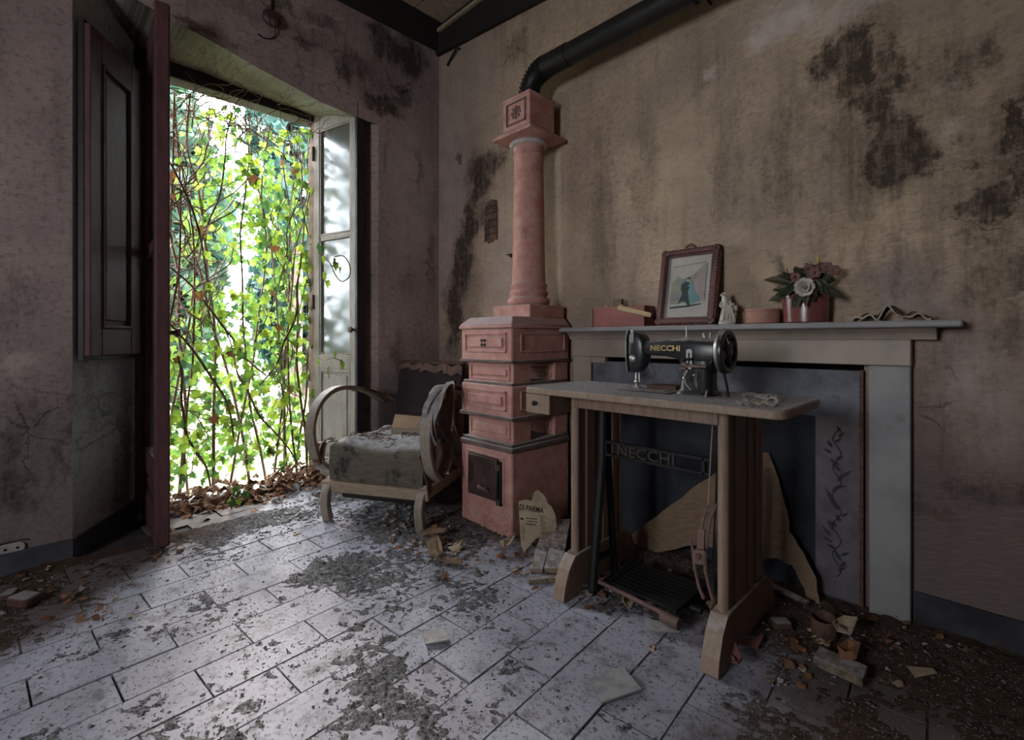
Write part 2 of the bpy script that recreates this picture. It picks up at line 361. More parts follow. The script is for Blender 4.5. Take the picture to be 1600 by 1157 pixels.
M['porcelain'] = simple('ivory_porcelain', (.60,.55,.47), (.47,.42,.35), rough=.3, bump=.05, spec=.5)
M['pot_clay'] = simple('terracotta_pot_matt', (.36,.18,.125), (.29,.14,.10), rough=.5, bump=.15, dust=.2)
M['pot_red'] = simple('oxblood_glazed_pot', (.19,.062,.055), (.14,.045,.042), rough=.22, bump=.06, spec=.6)
M['leaf_dark'] = simple('dark_artificial_leaf', (.028,.040,.024), (.075,.062,.036), rough=.5, bump=.2)
M['petal'] = simple('dusty_white_petal', (.52,.47,.43), (.40,.35,.32), bump=.1)
M['petal_rose'] = simple('faded_rose_petal', (.17,.085,.07), (.11,.06,.05), bump=.1)
M['petal_yellow'] = simple('yellow_bud', (.55,.40,.08), (.45,.30,.07), bump=.1)
M['bark'] = simple('curled_bark', (.055,.042,.034), (.12,.095,.075), bump=.4, scale=16)
M['bark_pale'] = simple('pale_curl_rim', (.45,.40,.34), (.28,.22,.18), bump=.3)
M['rag'] = simple('pale_lace_rag', (.46,.42,.37), (.27,.22,.18), bump=.4)
M['socket'] = simple('cream_socket', (.42,.39,.37), (.32,.29,.28), rough=.4, bump=.1)
M['stem'] = simple('vine_bark', (.20,.12,.08), (.10,.06,.042), bump=.4, scale=14)
M['trunk'] = simple('trunk_bark', (.10,.07,.05), (.06,.045,.035), bump=.5)
M['stone'] = simple('rubble_stone', (.34,.32,.31), (.21,.19,.18), bump=.5, dust=.3)
M['dead_leaf'] = simple('dead_leaf', (.25,.125,.065), (.13,.06,.035), bump=.3, scale=18)
M['brick'] = simple('brick_chunk', (.15,.075,.055), (.07,.04,.035), bump=.6, dust=.4)
M['pink_card'] = simple('torn_pink_card', (.27,.12,.105), (.16,.07,.065), bump=.3)

def mk_floor():
    t = NT('dusty_cement_tile'); p = t.pos(); P = t.sep(p)
    base = t.mix(t.mr(t.noise(p, 2.6, 5, .6), .35, .65), (.43,.43,.52), (.32,.32,.39))
    base = t.mix(t.mr(t.rand(), 0, 1, 0, .35), base, (.38,.345,.40))
    base = t.mix(t.mr(t.noise(p, 12, 7, .72), .50, .66, 0, .8), base, (.155,.15,.165))
    base = t.mix(t.mr(t.noise(p, 70, 4, .7), .54, .66, 0, .85), base, (.10,.095,.10))
    # earth by walls and table, door-leaf and table shade painted into the brown
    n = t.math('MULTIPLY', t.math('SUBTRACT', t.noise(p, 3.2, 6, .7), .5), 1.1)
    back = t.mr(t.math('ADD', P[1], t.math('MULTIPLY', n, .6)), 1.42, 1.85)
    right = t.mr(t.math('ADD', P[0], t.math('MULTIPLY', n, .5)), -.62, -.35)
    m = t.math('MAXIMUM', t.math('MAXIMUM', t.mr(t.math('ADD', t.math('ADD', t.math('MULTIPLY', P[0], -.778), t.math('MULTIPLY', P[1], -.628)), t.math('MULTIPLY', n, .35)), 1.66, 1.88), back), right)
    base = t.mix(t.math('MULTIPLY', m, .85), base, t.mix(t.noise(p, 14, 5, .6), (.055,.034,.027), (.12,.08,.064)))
    h = t.math('ADD', t.noise(p, 60, 5, .7), t.math('MULTIPLY', t.noise(p, 9, 4), .6))
    t.principled(base, .72, 0, .35, t.bump(h, .35, .006)); return t.m
def mk_dust():
    t = NT('grey_dust'); p = t.pos(); P = t.sep(p)
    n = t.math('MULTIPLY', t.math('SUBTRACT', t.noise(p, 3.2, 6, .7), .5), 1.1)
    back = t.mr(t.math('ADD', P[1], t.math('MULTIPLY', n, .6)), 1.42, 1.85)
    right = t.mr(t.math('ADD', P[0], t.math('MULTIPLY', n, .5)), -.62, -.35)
    m = t.math('MAXIMUM', t.math('MAXIMUM', t.mr(t.math('ADD', t.math('ADD', t.math('MULTIPLY', P[0], -.778), t.math('MULTIPLY', P[1], -.628)), t.math('MULTIPLY', n, .35)), 1.66, 1.88), back), right)  # brown covers real earth plus painted shade of door leaf and table
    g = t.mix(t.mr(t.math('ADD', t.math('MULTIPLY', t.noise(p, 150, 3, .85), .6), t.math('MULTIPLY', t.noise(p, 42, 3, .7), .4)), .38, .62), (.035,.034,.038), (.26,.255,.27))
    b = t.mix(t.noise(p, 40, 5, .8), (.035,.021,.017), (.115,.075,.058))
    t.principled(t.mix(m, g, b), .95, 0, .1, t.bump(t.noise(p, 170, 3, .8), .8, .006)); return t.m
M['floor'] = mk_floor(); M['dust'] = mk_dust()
M['grout'] = simple('dark_joint', (.07,.062,.06), (.04,.035,.034), bump=.4)

def mk_glass(nm='dirty_glass', lo=.84, hi=.98):
    t = NT(nm); p = t.obj()
    tr = t.n.new('ShaderNodeBsdfTransparent'); tr.inputs[0].default_value = (.72,.75,.73,1)
    gl = t.n.new('ShaderNodeBsdfGlossy'); gl.inputs['Roughness'].default_value = .16; gl.inputs[0].default_value = (.9,.95,1,1)
    df = t.n.new('ShaderNodeBsdfDiffuse'); t._in(df.inputs[0], t.mix(t.noise(p, 7, 5), (.15,.155,.135), (.075,.08,.07)))
    a = t.n.new('ShaderNodeMixShader'); t._in(a.inputs[0], t.mr(t.noise(t.vm('MULTIPLY', p, (1,1,.5)), 5, 6, .65), .3, .7, lo, hi))
    t.t.links.new(tr.outputs[0], a.inputs[1]); t.t.links.new(df.outputs[0], a.inputs[2])
    b = t.n.new('ShaderNodeMixShader'); b.inputs[0].default_value = .10
    t.t.links.new(a.outputs[0], b.inputs[1]); t.t.links.new(gl.outputs[0], b.inputs[2])
    t.t.links.new(b.outputs[0], t.out.inputs[0]); return t.m
M['glass'] = mk_glass(); M['glass_clear'] = mk_glass('old_glass', .12, .35)
def mk_leaf(name, a, b, c, tr=.55):
    t = NT(name); p = t.pos()
    f = t.math('ADD', t.math('MULTIPLY', t.rand(), .5), t.math('MULTIPLY', t.noise(p, 11, 2), .6))
    col = t.mix(t.mr(f, .25, .55), a, t.mix(t.mr(f, .55, .85), b, c))
    d = t.n.new('ShaderNodeBsdfPrincipled'); t._in(d.inputs['Base Color'], col); d.inputs['Roughness'].default_value = .45; d.inputs['Specular IOR Level'].default_value = .35
    l = t.n.new('ShaderNodeBsdfTranslucent'); t._in(l.inputs[0], col)
    m = t.n.new('ShaderNodeMixShader'); m.inputs[0].default_value = tr
    t.t.links.new(d.outputs[0], m.inputs[1]); t.t.links.new(l.outputs[0], m.inputs[2]); t.t.links.new(m.outputs[0], t.out.inputs[0])
    return t.m
M['leaf'] = mk_leaf('ivy_leaf', (.022,.062,.020), (.13,.20,.022), (.30,.37,.055), .62)
M['leaf_rust'] = mk_leaf('rusty_vine_leaf', (.10,.040,.018), (.16,.07,.03), (.18,.11,.04), .4)
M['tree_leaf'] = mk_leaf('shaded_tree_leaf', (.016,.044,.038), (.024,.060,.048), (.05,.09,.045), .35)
M['ground'] = simple('sunlit_grass', (.085,.088,.034), (.055,.062,.022), bump=.3, scale=3)

# ------------------------------------------------------------------ floor
fl = MB().box((-3.44,-2.2,-.12), (1.7, 2.18, -.012)).box((-1.56,2.17,-.12), (-.31,2.62,-.012)).build('floor', M['grout'], kind='structure')
ta = math.radians(4.0); tl = Vector((-math.sin(ta), math.cos(ta), 0)); tw = Vector((math.cos(ta), math.sin(ta), 0))
anchor = Vector((-1.385, .593, 0)); TW, TL = .167, .337
j0 = (Vector((-1.332, .711, 0))-anchor).dot(tl)
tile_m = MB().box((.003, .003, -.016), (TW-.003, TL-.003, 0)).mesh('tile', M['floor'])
ang = math.atan2(tw.y, tw.x); n_tiles = 0
for r in range(-14, 17):
    for q in range(-10, 10):
        o = anchor+tw*(r*TW)+tl*(j0+q*TL+(TL/2 if r % 2 else 0))
        cs = [o+tw*a+tl*b for a in (0, TW) for b in (0, TL)]
        c = sum(cs, Vector())/4
        if max(k.x for k in cs) < -3.2 or c.x > .75 or c.y > 2.22 or c.y < -.9 or (-c.x+c.y) < .55 or n_tiles >= 299: continue
        if min(k.x for k in cs) < -2.95 and (max(k.y for k in cs) > 1.55 or min(k.y for k in cs) < .3): continue
        if max(k.y for k in cs) > 2.30: continue
        t = bpy.data.objects.new('tile', tile_m); COL.objects.link(t); t.parent = fl
        t.location = o+Vector((0, 0, R.uniform(-.002, .0015))); t.rotation_euler = (R.uniform(-.004,.004), R.uniform(-.006,.006), ang+R.uniform(-.004,.004)); n_tiles += 1
# dust: a thin relief that rises out of the joints, thick along the walls
def dust_h(x, y):
    p = Vector((x, y, 0))
    n = mnoise.fractal(p*2.3+Vector((3, 1, 0)), 0.7, 2.1, 6)
    f = mnoise.fractal(p*11, 0.6, 2.0, 4)
    f2 = mnoise.fractal(p*37, 0.6, 2.0, 3)
    z = -.0054+.0056*max(-1, n*1.5)+.0032*f+.0062*f2
    wall = max(0, 1-(WY-y)/.75)*.030+max(0, 1-(x-WX)/.35)*(.018 if y < .15 else .0)
    if x > -.75: wall = max(wall, min(1, (x+.75)/.5)*.017)
    corner = max(0, 1-math.hypot(x+2.2, y-1.55)/.75)*.018
    thr = max(0, 1-abs(x+3.1)/.45)*.022 if .4 < y < 1.55 else 0
    lefty = max(0, min(1, (-.778*x-.628*y-1.72)/.25))*.012  # drift follows the door-leaf shade line painted on the floor
    mid = max(0, 1-math.hypot(x+1.75, y-1.15)/.55)*.009+max(0, 1-math.hypot(x+1.30, y-.75)/.35)*.006+max(0, 1-math.hypot(x+2.35, y-.85)/.5)*.006
    return z+max(wall, corner, thr, lefty, mid)*(.55+.6*n*.6+.25*abs(f))
gs = .0095; x0, x1, y0, y1 = -2.955, .7, -.75, 2.17
nx, ny = int((x1-x0)/gs), int((y1-y0)/gs); dv = []; dfc = []
keep = {}
for i in range(nx+1):
    for j in range(ny+1):
        x = x0+i*gs; y = y0+j*gs
        if -x+y < .5: continue
        keep[(i, j)] = len(dv); dv.append((x, y, dust_h(x, y)))
for (i, j), a in keep.items():
    b, c, d = keep.get((i+1, j)), keep.get((i+1, j+1)), keep.get((i, j+1))
    if b is not None and c is not None and d is not None and max(dv[k][2] for k in (a, b, c, d)) > -.006: dfc.append((a, b, c, d))
mb = MB(); mb.v = [Vector(v) for v in dv]; mb.f = dfc
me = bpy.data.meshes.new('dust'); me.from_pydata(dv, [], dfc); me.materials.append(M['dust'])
for p in me.polygons: p.use_smooth = True
o = bpy.data.objects.new('dust', me); COL.objects.link(o); o['kind'] = 'stuff'
tag(o, 'grey and earth-brown dust drifted over the floor tiles', 'dust')
mb = MB()
OCT = [(1,0,0),(-1,0,0),(0,1,0),(0,-1,0),(0,0,1),(0,0,-1)]; OCF = [(0,2,4),(2,1,4),(1,3,4),(3,0,4),(2,0,5),(1,2,5),(3,1,5),(0,3,5)]
cnt = 0
while cnt < 34000:
    x = R.uniform(-2.9, .55); y = R.uniform(-.7, 2.1)
    if -x+y < .8: continue
    h = dust_h(x, y)
    if h < -.0012 and R.random() > .16+.5*max(0, 1+h/.005): continue
    s = R.uniform(.0010, .0036)*(1.0 if R.random() < .95 else 2.2); z = max(h, -.0005)+s*.35
    mb.add([(x+a*s*R.uniform(.6,1.3), y+b*s*R.uniform(.6,1.3), z+c*s*R.uniform(.5,.9)) for a, b, c in OCT], OCF); cnt += 1
gm = simple('grit_grains', (.20,.185,.18), (.05,.045,.045), bump=0, scale=90)
me = bpy.data.meshes.new('grit'); me.from_pydata([tuple(v) for v in mb.v], [], mb.f); me.materials.append(gm)
o = bpy.data.objects.new('grit', me); COL.objects.link(o); o['kind'] = 'stuff'; tag(o, 'fine dark grit and plaster crumbs strewn across the floor', 'grit')

# ------------------------------------------------------------------ walls and ceiling
CZ = 3.36
HX0, HX1, HZ = -1.535, -.335, .905
mb = MB().box((WX-.4, WY, -.1), (HX0, WY+.3, CZ+.1)).box((HX1, WY, -.1), (1.7, WY+.3, CZ+.1)).box((HX0, WY, HZ), (HX1, WY+.3, CZ+.1))
wa = mb.build('wall_right', M['wall_a'], kind='structure')
mb = MB().box((HX0-.02, WY+.30, -.05), (HX1+.02, WY+.36, HZ+.1)).box((HX0-.03, WY+.002, -.05), (HX0, WY+.32, HZ)).box((HX1, WY+.002, -.05), (HX1+.03, WY+.32, HZ)).box((HX0, WY+.002, HZ-.002), (HX1, WY+.32, HZ+.03))
mb.build('firebox', M['soot'], wa)
# window wall, with its splayed embrasure
FX = -3.42; EY0, EY1 = .13, 1.672; JY0, JY1 = .415, 1.47; LZ = 2.625
arch = [(EY0, 2.80), (.25, 2.715), (.366, 2.662), (.485, 2.635), (.68, 2.60), (.9, 2.55), (1.1, 2.515), (1.27, 2.480), (1.45, 2.468), (EY1, 2.462)]
mb = MB()
mb.add([(WX,-2.2,-.1),(WX,EY0,-.1),(WX,EY0,CZ+.1),(WX,-2.2,CZ+.1)], [(0,1,2,3)])
mb.add([(WX,EY1,-.1),(WX,WY+.05,-.1),(WX,WY+.05,CZ+.1),(WX,EY1,CZ+.1)], [(0,1,2,3)])
mb.add([(WX,y,z) for y, z in arch]+[(WX,y,CZ+.1) for y, z in arch], [(i, i+1, len(arch)+i+1, len(arch)+i) for i in range(len(arch)-1)])
mb.box((WX-.62,-2.2,-.1), (WX-.56,JY0+.02,CZ+.1)).box((WX-.62,JY1-.02,-.1), (WX-.56,WY+.3,CZ+.1)).box((WX-.62,JY0+.02,LZ-.01), (WX-.56,JY1-.02,CZ+.1))
wb = mb.build('wall_left', M['wall_b'], kind='structure', sharp=20)
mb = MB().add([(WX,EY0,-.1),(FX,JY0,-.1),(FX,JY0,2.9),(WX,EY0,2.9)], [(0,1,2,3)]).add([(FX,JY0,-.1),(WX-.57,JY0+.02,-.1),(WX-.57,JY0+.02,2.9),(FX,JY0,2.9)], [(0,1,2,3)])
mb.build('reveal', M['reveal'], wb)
mb = MB().add([(WX,EY1,-.1),(FX,JY1,-.1),(FX,JY1,2.7),(WX,EY1,2.7)], [(0,1,2,3)]).add([(FX,JY1,-.1),(WX-.57,JY1-.02,-.1),(WX-.57,JY1-.02,2.7),(FX,JY1,2.7)], [(0,1,2,3)])
mb.build('reveal', M['wall_b'], wb)
# soffit: uneven plaster from the wall face down to the lintel
mb = MB(); NU, NV = 40, 8; vs = []
def arch_z(y):
    for (a, za), (b, zb) in zip(arch, arch[1:]):
        if a <= y <= b: return za+(zb-za)*(y-a)/(b-a)
    return arch[-1][1]
for i in range(NU+1):
    ya = EY0+(EY1-EY0)*i/NU; yb = JY0+(JY1-JY0)*i/NU
    for j in range(NV+1):
        k = j/NV; x = WX+(FX-.12-WX)*k; y = ya+(yb-ya)*k; z = arch_z(ya)+(LZ+.0-arch_z(ya))*k
        z += 0 if j in (0,) else mnoise.fractal(Vector((x*3, y*3, 1)), .7, 2, 4)*.022*(1-abs(2*k-1))
        vs.append((x, y, z))
mb.add(vs, [(i*(NV+1)+j, (i+1)*(NV+1)+j, (i+1)*(NV+1)+j+1, i*(NV+1)+j+1) for i in range(NU) for j in range(NV)])
mb.build('soffit', M['soffit'], wb)
# the two unseen walls close the room; the opening behind the camera is added for fill light
mb = MB().box((WX-.6,-2.26,-.1), (-1.2,-2.18,CZ+.1)).box((-.5,-2.26,-.1), (1.7,-2.18,CZ+.1)).box((-1.2,-2.26,-.1), (-.5,-2.18,1.1)).box((-1.2,-2.26,1.95), (-.5,-2.18,CZ+.1))
mb.build('wall_back', M['wall_b'], kind='structure')
MB().box((1.6,-2.26,-.1), (1.7,WY+.3,CZ+.1)).build('wall_front', M['wall_b'], kind='structure')
ce = MB().box((WX-.6,-2.26,CZ+.03), (1.7,WY+.3,CZ+.12)).build('ceiling', M['black_wood'], kind='structure')
for k in range(19):
    y1p = WY-.02-k*.235
    b = MB().box((WX+.0, y1p-.225, CZ), (1.6, y1p, CZ+.028)).build('plank', M['ceiling'], ce)
# dark cornice boards: level along the window wall, sagging along the fireplace wall
mb = MB().box((WX-.001,-2.18,3.165), (WX+.035,WY,3.36)).box((WX,-2.18,3.335), (WX+.06,WY,3.362))
mb.build('trim_1', M['black_wood'], kind='structure', bevel=.006)
mb = MB(); za, zb = 3.135, 2.90
mb.add([(WX,WY-.035,za),(-.6,WY-.035,zb),(-.6,WY,zb),(WX,WY,za),(WX,WY-.035,3.285),(-.6,WY-.035,3.285),(-.6,WY,3.285),(WX,WY,3.285)],
       [(0,3,2,1),(4,5,6,7),(0,1,5,4),(1,2,6,5),(2,3,7,6),(3,0,4,7)])
mb.box((WX,WY-.020,3.28),(1.6,WY,3.362)).build('trim_2', M['black_wood'], kind='structure', bevel=.006)
MB().box((WX+.04,WY-.052,3.288),(1.6,WY-.020,3.312)).build('trim_3', M['ceiling'], kind='structure', bevel=.004)
# lintel and frame posts of the doorway
MB().box((FX-.10,JY0-.02,LZ-.085),(FX+.02,JY1+.02,LZ+.015)).build('trim_4', M['frame_dark'], kind='structure', bevel=.006)
MB().box((FX-.09,JY0-.01,-.02),(FX+.01,JY0+.05,LZ-.08)).build('trim_5', M['door_paint'], kind='structure', bevel=.005)
MB().box((FX-.09,JY1-.05,-.02),(FX+.01,JY1+.012,LZ-.08)).build('trim_6', M['stem'], kind='structure', bevel=.005)
MB().box((FX-.14,JY0,-.1),(FX+.06,JY1,.012)).build('trim_7', M['stone'], kind='structure', bevel=.006)
# baseboards
MB().box((-.19,WY-.012,-.02),(1.6,WY+.001,.122)).build('baseboard_right', M['base_a'], kind='structure', bevel=.003)
MB().box((WX-.001,-2.18,-.02),(WX+.012,EY0+.004,.092)).build('baseboard_left', M['base_b'], kind='structure', bevel=.003)
d = Vector((FX-WX, JY0-EY0, 0)); L = d.length; Mx = T(WX, EY0, 0) @ Matrix.Rotation(math.atan2(d.y, d.x), 4, 'Z')
MB().box((0,-.012,-.02),(L,.001,.092), Mx).build('baseboard_embrasure', M['base_b'], kind='structure', bevel=.003)

# ------------------------------------------------------------------ French door leaves and the shutter
def leaf_parts(root, w, h, stile, mats, t=.042, panel_top=.78, glass='glass'):
    """local: x 0..w from the hinge, thickness along y, z up"""
    m = mats
    for x in (0, w-stile): MB().box((x,-t/2,0),(x+stile,t/2,h)).build('stile', m, root, bevel=.004)
    MB().box((stile,-t/2,h-.11),(w-stile,t/2,h)).build('top_rail', m, root, bevel=.004)
    MB().box((stile,-t/2,panel_top),(w-stile,t/2,panel_top+.10)).build('lock_rail', m, root, bevel=.004)
    MB().box((stile,-t/2,0),(w-stile,t/2,.15)).build('bottom_rail', m, root, bevel=.004)
    zb = panel_top+.10+(h-.11-panel_top-.10)*.52
    MB().box((stile,-t/2+.006,zb-.013),(w-stile,t/2-.006,zb+.013)).build('glazing_bar', m, root, bevel=.003)
    for a, b in ((panel_top+.10, zb-.013), (zb+.013, h-.11)):
        MB().box((stile,-.002,a),(w-stile,.002,b)).build('pane', M[glass], root)
        f = MB()
        for q in ((stile,a,stile+.012,b),(w-stile-.012,a,w-stile,b)): f.box((q[0],-t/2+.004,q[1]),(q[2],t/2-.004,q[3]))
        f.box((stile,-t/2+.004,a),(w-stile,t/2-.004,a+.012)).box((stile,-t/2+.004,b-.012),(w-stile,t/2-.004,b))
        f.build('glazing_bead', m, root, bevel=.003)
    p = MB().box((stile,-.010,.15),(w-stile,.010,panel_top)).build('panel', m, root)
    MB().box((stile+.035,-.018,.19),(w-stile-.035,.018,panel_top-.04)).build('raised_field', m, p, bevel=.008)
    f = MB()
    for s in (-1, 1):
        y = s*.014; hy = .007
        f.cbox((stile+.010,y,(.15+panel_top)/2),(.010,hy,(panel_top-.15)/2)).cbox((w-stile-.010,y,(.15+panel_top)/2),(.010,hy,(panel_top-.15)/2))
        f.cbox((w/2,y,.16),((w-2*stile)/2,hy,.010)).cbox((w/2,y,panel_top-.010),((w-2*stile)/2,hy,.010))
    f.build('panel_moulding', m, p, bevel=.003)
def between(root, a, b): root.location = (a[0], a[1], .012); root.rotation_euler = (0,0,math.atan2(b[1]-a[1], b[0]-a[0]))
d1 = empty('door_1'); d1['kind'] = 'structure'; between(d1, (-3.40,.468), (-2.785,.437)); leaf_parts(d1, .615, 2.565, .085, M['door_paint'], .050, panel_top=.28, glass='glass_clear')
MB().lathe([(.012,0),(.012,.03),(.022,.035),(.022,.05),(.010,.055)], 14, T(.575,.025,1.02) @ RX(-90)).build('knob', M['cast_iron'], d1)
MB().box((.565,-.027,2.02),(.615,.027,2.50)).box((.60,-.030,0.0),(.628,.030,2.585)).build('astragal', M['door_paint'], d1, bevel=.008)
d2 = empty('door_2'); d2['kind'] = 'structure'; between(d2, (-3.405,1.432), (-2.985,1.540)); leaf_parts(d2, .435, 2.565, .06, M['door_grey'], .042)
MB().box((.425,-.028,0),(.452,.030,2.565)).build('edge_strip', M['frame_dark'], d2, bevel=.005)
MB().lathe([(.010,0),(.010,.02),(.020,.024),(.020,.036),(.008,.040)], 14, T(.41,-.021,1.05) @ RX(90)).build('knob', M['cast_iron'], d2)
for z in (.25, 1.25, 2.3): MB().lathe([(.009,-.05),(.011,-.045),(.011,.045),(.009,.05)], 10, T(.0,-.025,z)).build('hinge', M['cast_iron'], d2)

# upper shutter on the splayed reveal
sa, sb = Vector((-2.945,.172,0)), Vector((-3.33,.424,0)); sw = (sb-sa).length; sz0, sz1 = .90, 2.475
sh = empty('wooden_shutter', (sb.x, sb.y, sz0), math.atan2((sa-sb).y, (sa-sb).x), 'dark oxblood panelled wooden shutter folded against the doorway reveal', 'shutter')
H = sz1-sz0   # local +y faces the room side (towards the opening)
MB().box((0,-.030,0),(sw,-.004,H)).build('back_leaf', M['frame_dark'], sh, bevel=.003)
for a in (.045, sw-.085): MB().box((a,-.004,.02),(a+.085,.022,H-.02)).build('stile', M['door_paint'], sh, bevel=.004)
for z0, z1 in ((.02,.15),(H-.16,H-.02)): MB().box((.13,-.004,z0),(sw-.085,.022,z1)).build('rail', M['door_paint'], sh, bevel=.004)
p = MB().box((.13,-.004,.15),(sw-.085,.008,H-.16)).build('panel', M['door_paint'], sh)
MB().box((.165,.006,.19),(sw-.12,.018,H-.20)).build('raised_field', M['door_paint'], p, bevel=.009)
f = MB()
for a0, b0, a1, b1 in ((.13,.15,.148,H-.16),(sw-.103,.15,sw-.085,H-.16),(.13,.15,sw-.085,.168),(.13,H-.178,sw-.085,H-.16)): f.box((a0,.005,b0),(a1,.028,b1))
f.build('panel_moulding', M['door_paint'], p, bevel=.006)
# ------------------------------------------------------------------ terracotta stove
sx0, sx1, sy0, sy1 = -2.092, -1.694, 1.694, 2.150
st = empty('terracotta_stove', ((sx0+sx1)/2, (sy0+sy1)/2, 0), 0, 'tall pink terracotta column stove of stacked panelled boxes beside the armchair', 'stove')
SO = Vector(st.location)
TC, TD = M['terracotta'], M['terracotta_dark']
def sb_(name, a, b, mat, bevel=.006, parent=st): return MB().box(Vector(a)-SO, Vector(b)-SO).build(name, mat, parent, bevel=bevel)
def panel_on(parent, x0, x1, y, z0, z1, b=.014, mat=None):
    """raised field in a moulded frame on a face that looks towards -y"""
    mat = mat or TC; f = MB()
    for a0, c0, a1, c1 in ((x0,z0,x0+b*.6,z1),(x1-b*.6,z0,x1,z1),(x0,z0,x1,z0+b*.6),(x0,z1-b*.6,x1,z1)):
        f.box(Vector((a0,y-.007,c0))-SO, Vector((a1,y+.004,c1))-SO)
    f.build('panel_frame', mat, parent, bevel=.002)
    MB().box(Vector((x0+b*1.6,y-.010,z0+b*1.6))-SO, Vector((x1-b*1.6,y+.004,z1-b*1.6))-SO).build('raised_field', mat, parent, bevel=.005)
def panel_side(parent, x, y0, y1, z0, z1, b=.014):
    f = MB()
    for a0, c0, a1, c1 in ((y0,z0,y0+b*.6,z1),(y1-b*.6,z0,y1,z1),(y0,z0,y1,z0+b*.6),(y0,z1-b*.6,y1,z1)):
        f.box(Vector((x-.004,a0,c0))-SO, Vector((x+.006,a1,c1))-SO)
    f.build('panel_frame', TC, parent, bevel=.002)
base = sb_('base', (sx0,sy0,0), (sx1,sy1,.427), TC, .010)
sb_('base_slab', (sx0-.006,sy0-.008,.425), (sx1+.008,sy1,.452), TD, .006); sb_('base_slab', (sx0+.004,sy0+.004,.450), (sx1-.004,sy1,.470), TD, .006)
for nm, z0, z1 in (('lower_block',.470,.590),('upper_block',.770,.882)):
    b1 = sb_(nm, (sx0+.040,sy0+.018,z0), (sx1-.008,sy0+.150,z1), TC, .005)
    panel_on(b1, sx0+.062, sx1-.030, sy0+.018, z0+.016, z1-.016)
    b2 = sb_(nm, (sx0+.040,sy1-.115,z0), (sx1-.008,sy1,z1), TC, .005)
    panel_on(b2, sx0+.10, sx1-.030, sy1-.115, z0+.016, z1-.016)
mbx = sb_('middle_box', (sx0,sy0,.598), (sx1,sy1,.762), TC, .008)
panel_on(mbx, sx0+.036, sx1-.040, sy0, .632, .735, .018); panel_side(mbx, sx1, sy0+.06, sy1-.05, .632, .735)
sb_('middle_slab', (sx0-.008,sy0-.010,.586), (sx1+.010,sy1,.606), TD, .005); sb_('middle_slab', (sx0+.006,sy0+.006,.758), (sx1-.006,sy1,.776), TD, .005)
tb = sb_('top_box', (sx0,sy0,.884), (sx1,sy1,1.055), TC, .008)
panel_on(tb, sx0+.034, sx1-.040, sy0, .930, 1.032, .016); panel_side(tb, sx1, sy0+.06, sy1-.04, .930, 1.032)
for dx in (-.011, .011):
    for dz in (-.011, .011): MB().lathe([(.0085,0),(.0085,.003)], 10, T(*(Vector(((sx0+sx1)/2-.005+dx, sy0-.013, .981+dz))-SO)) @ RX(-90)).build('vent_hole', M['soot'], tb)
sb_('top_slab', (sx0-.006,sy0-.008,.876), (sx1+.008,sy1,.892), TD, .004)
a = .012; poly0 = [(sx0-.010,sy0-.012),(sx1+.010,sy0-.012),(sx1+.010,sy1),(sx0-.010,sy1)]; poly1 = [(sx0+.03,sy0+.035),(sx1-.03,sy0+.035),(sx1-.03,sy1),(sx0+.03,sy1)]
def off(p): return [(x-SO.x, y-SO.y) for x, y in p]
MB().prism(off(poly0), .018, T(0,0,1.055)).prism(off(poly0), .045, T(0,0,1.073), top=off(poly1)).build('top_cornice', TC, st, bevel=.006)
cx, cy = -1.865-SO.x, 2.000-SO.y
MB().cbox((cx,cy,1.150),(.142,.142,.036)).build('plinth', TC, st, bevel=.006)
prof = [(.105,0),(.118,.012),(.122,.026),(.116,.042),(.104,.048),(.104,.058),(.111,.066),(.108,.082),(.100,.088),(.100,.104),(.105,.110),(.104,.124),(.095,.130)]
prof += [(.095-.012*k/10, .130+.70*k/10) for k in range(1, 11)]+[(.083,.836),(.089,.842),(.089,.852),(.083,.858),(.083,.885),(.092,.905),(.100,.918)]
MB().lathe(prof, 40, T(cx,cy,1.186)).build('column', TC, st, sharp=50)
MB().lathe([(.096,0),(.106,.006),(.110,.014),(.102,.028),(.080,.030)], 32, T(cx,cy,2.083)).build('plaster_ring', M['white_plaster'], st)
MB().lathe([(.010,0),(.012,.010),(.006,.018)], 8, T(cx-.062,cy-.070,1.475) @ RZ(-45) @ RX(90)).tube([(cx-.06,cy-.08,1.477),(cx-.085,cy-.09,1.480)],.004,6).build('stub_nail', M['black_iron'], st)
q = .148; p0 = [(cx-.100,cy-.100),(cx+.100,cy-.100),(cx+.100,cy+.100),(cx-.100,cy+.100)]; p1 = [(cx-q,cy-q),(cx+q,cy-q),(cx+q,cy+q),(cx-q,cy+q)]; p2 = [(cx-.112,cy-.112),(cx+.112,cy-.112),(cx+.112,cy+.112),(cx-.112,cy+.112)]
MB().prism(p0, .012, T(0,0,2.108), top=p1).prism(p1, .016, T(0,0,2.120)).prism(p1, .030, T(0,0,2.136), top=p2).build('capital', TC, st, bevel=.003)
cb = MB().cbox((cx,cy,2.256),(.103,.103,.092)).cbox((cx,cy,2.343),(.108,.108,.008)).build('cap_box', TC, st, bevel=.005)
f = MB()
for a0, c0, a1, c1 in ((-.075,-.062,-.066,.062),(.066,-.062,.075,.062),(-.075,-.062,.075,-.053),(-.075,.053,.075,.062)): f.box((cx+a0,cy-.110,2.256+c0),(cx+a1,cy-.100,2.256+c1))
f.build('panel_frame', M['terracotta_dark'], cb, bevel=.002)
f = MB().ball((cx,cy-.104,2.256),(.010,.006,.010),10,6)
for k in range(8):
    an = k*math.pi/4; f.ball((cx+.030*math.cos(an),cy-.104,2.256+.030*math.sin(an)),(.009,.005,.009),8,5)
    f.tube([(cx+.012*math.cos(an),cy-.105,2.256+.012*math.sin(an)),(cx+.024*math.cos(an),cy-.105,2.256+.024*math.sin(an))],.0035,5)
f.build('rosette', M['terracotta_dark'], cb)
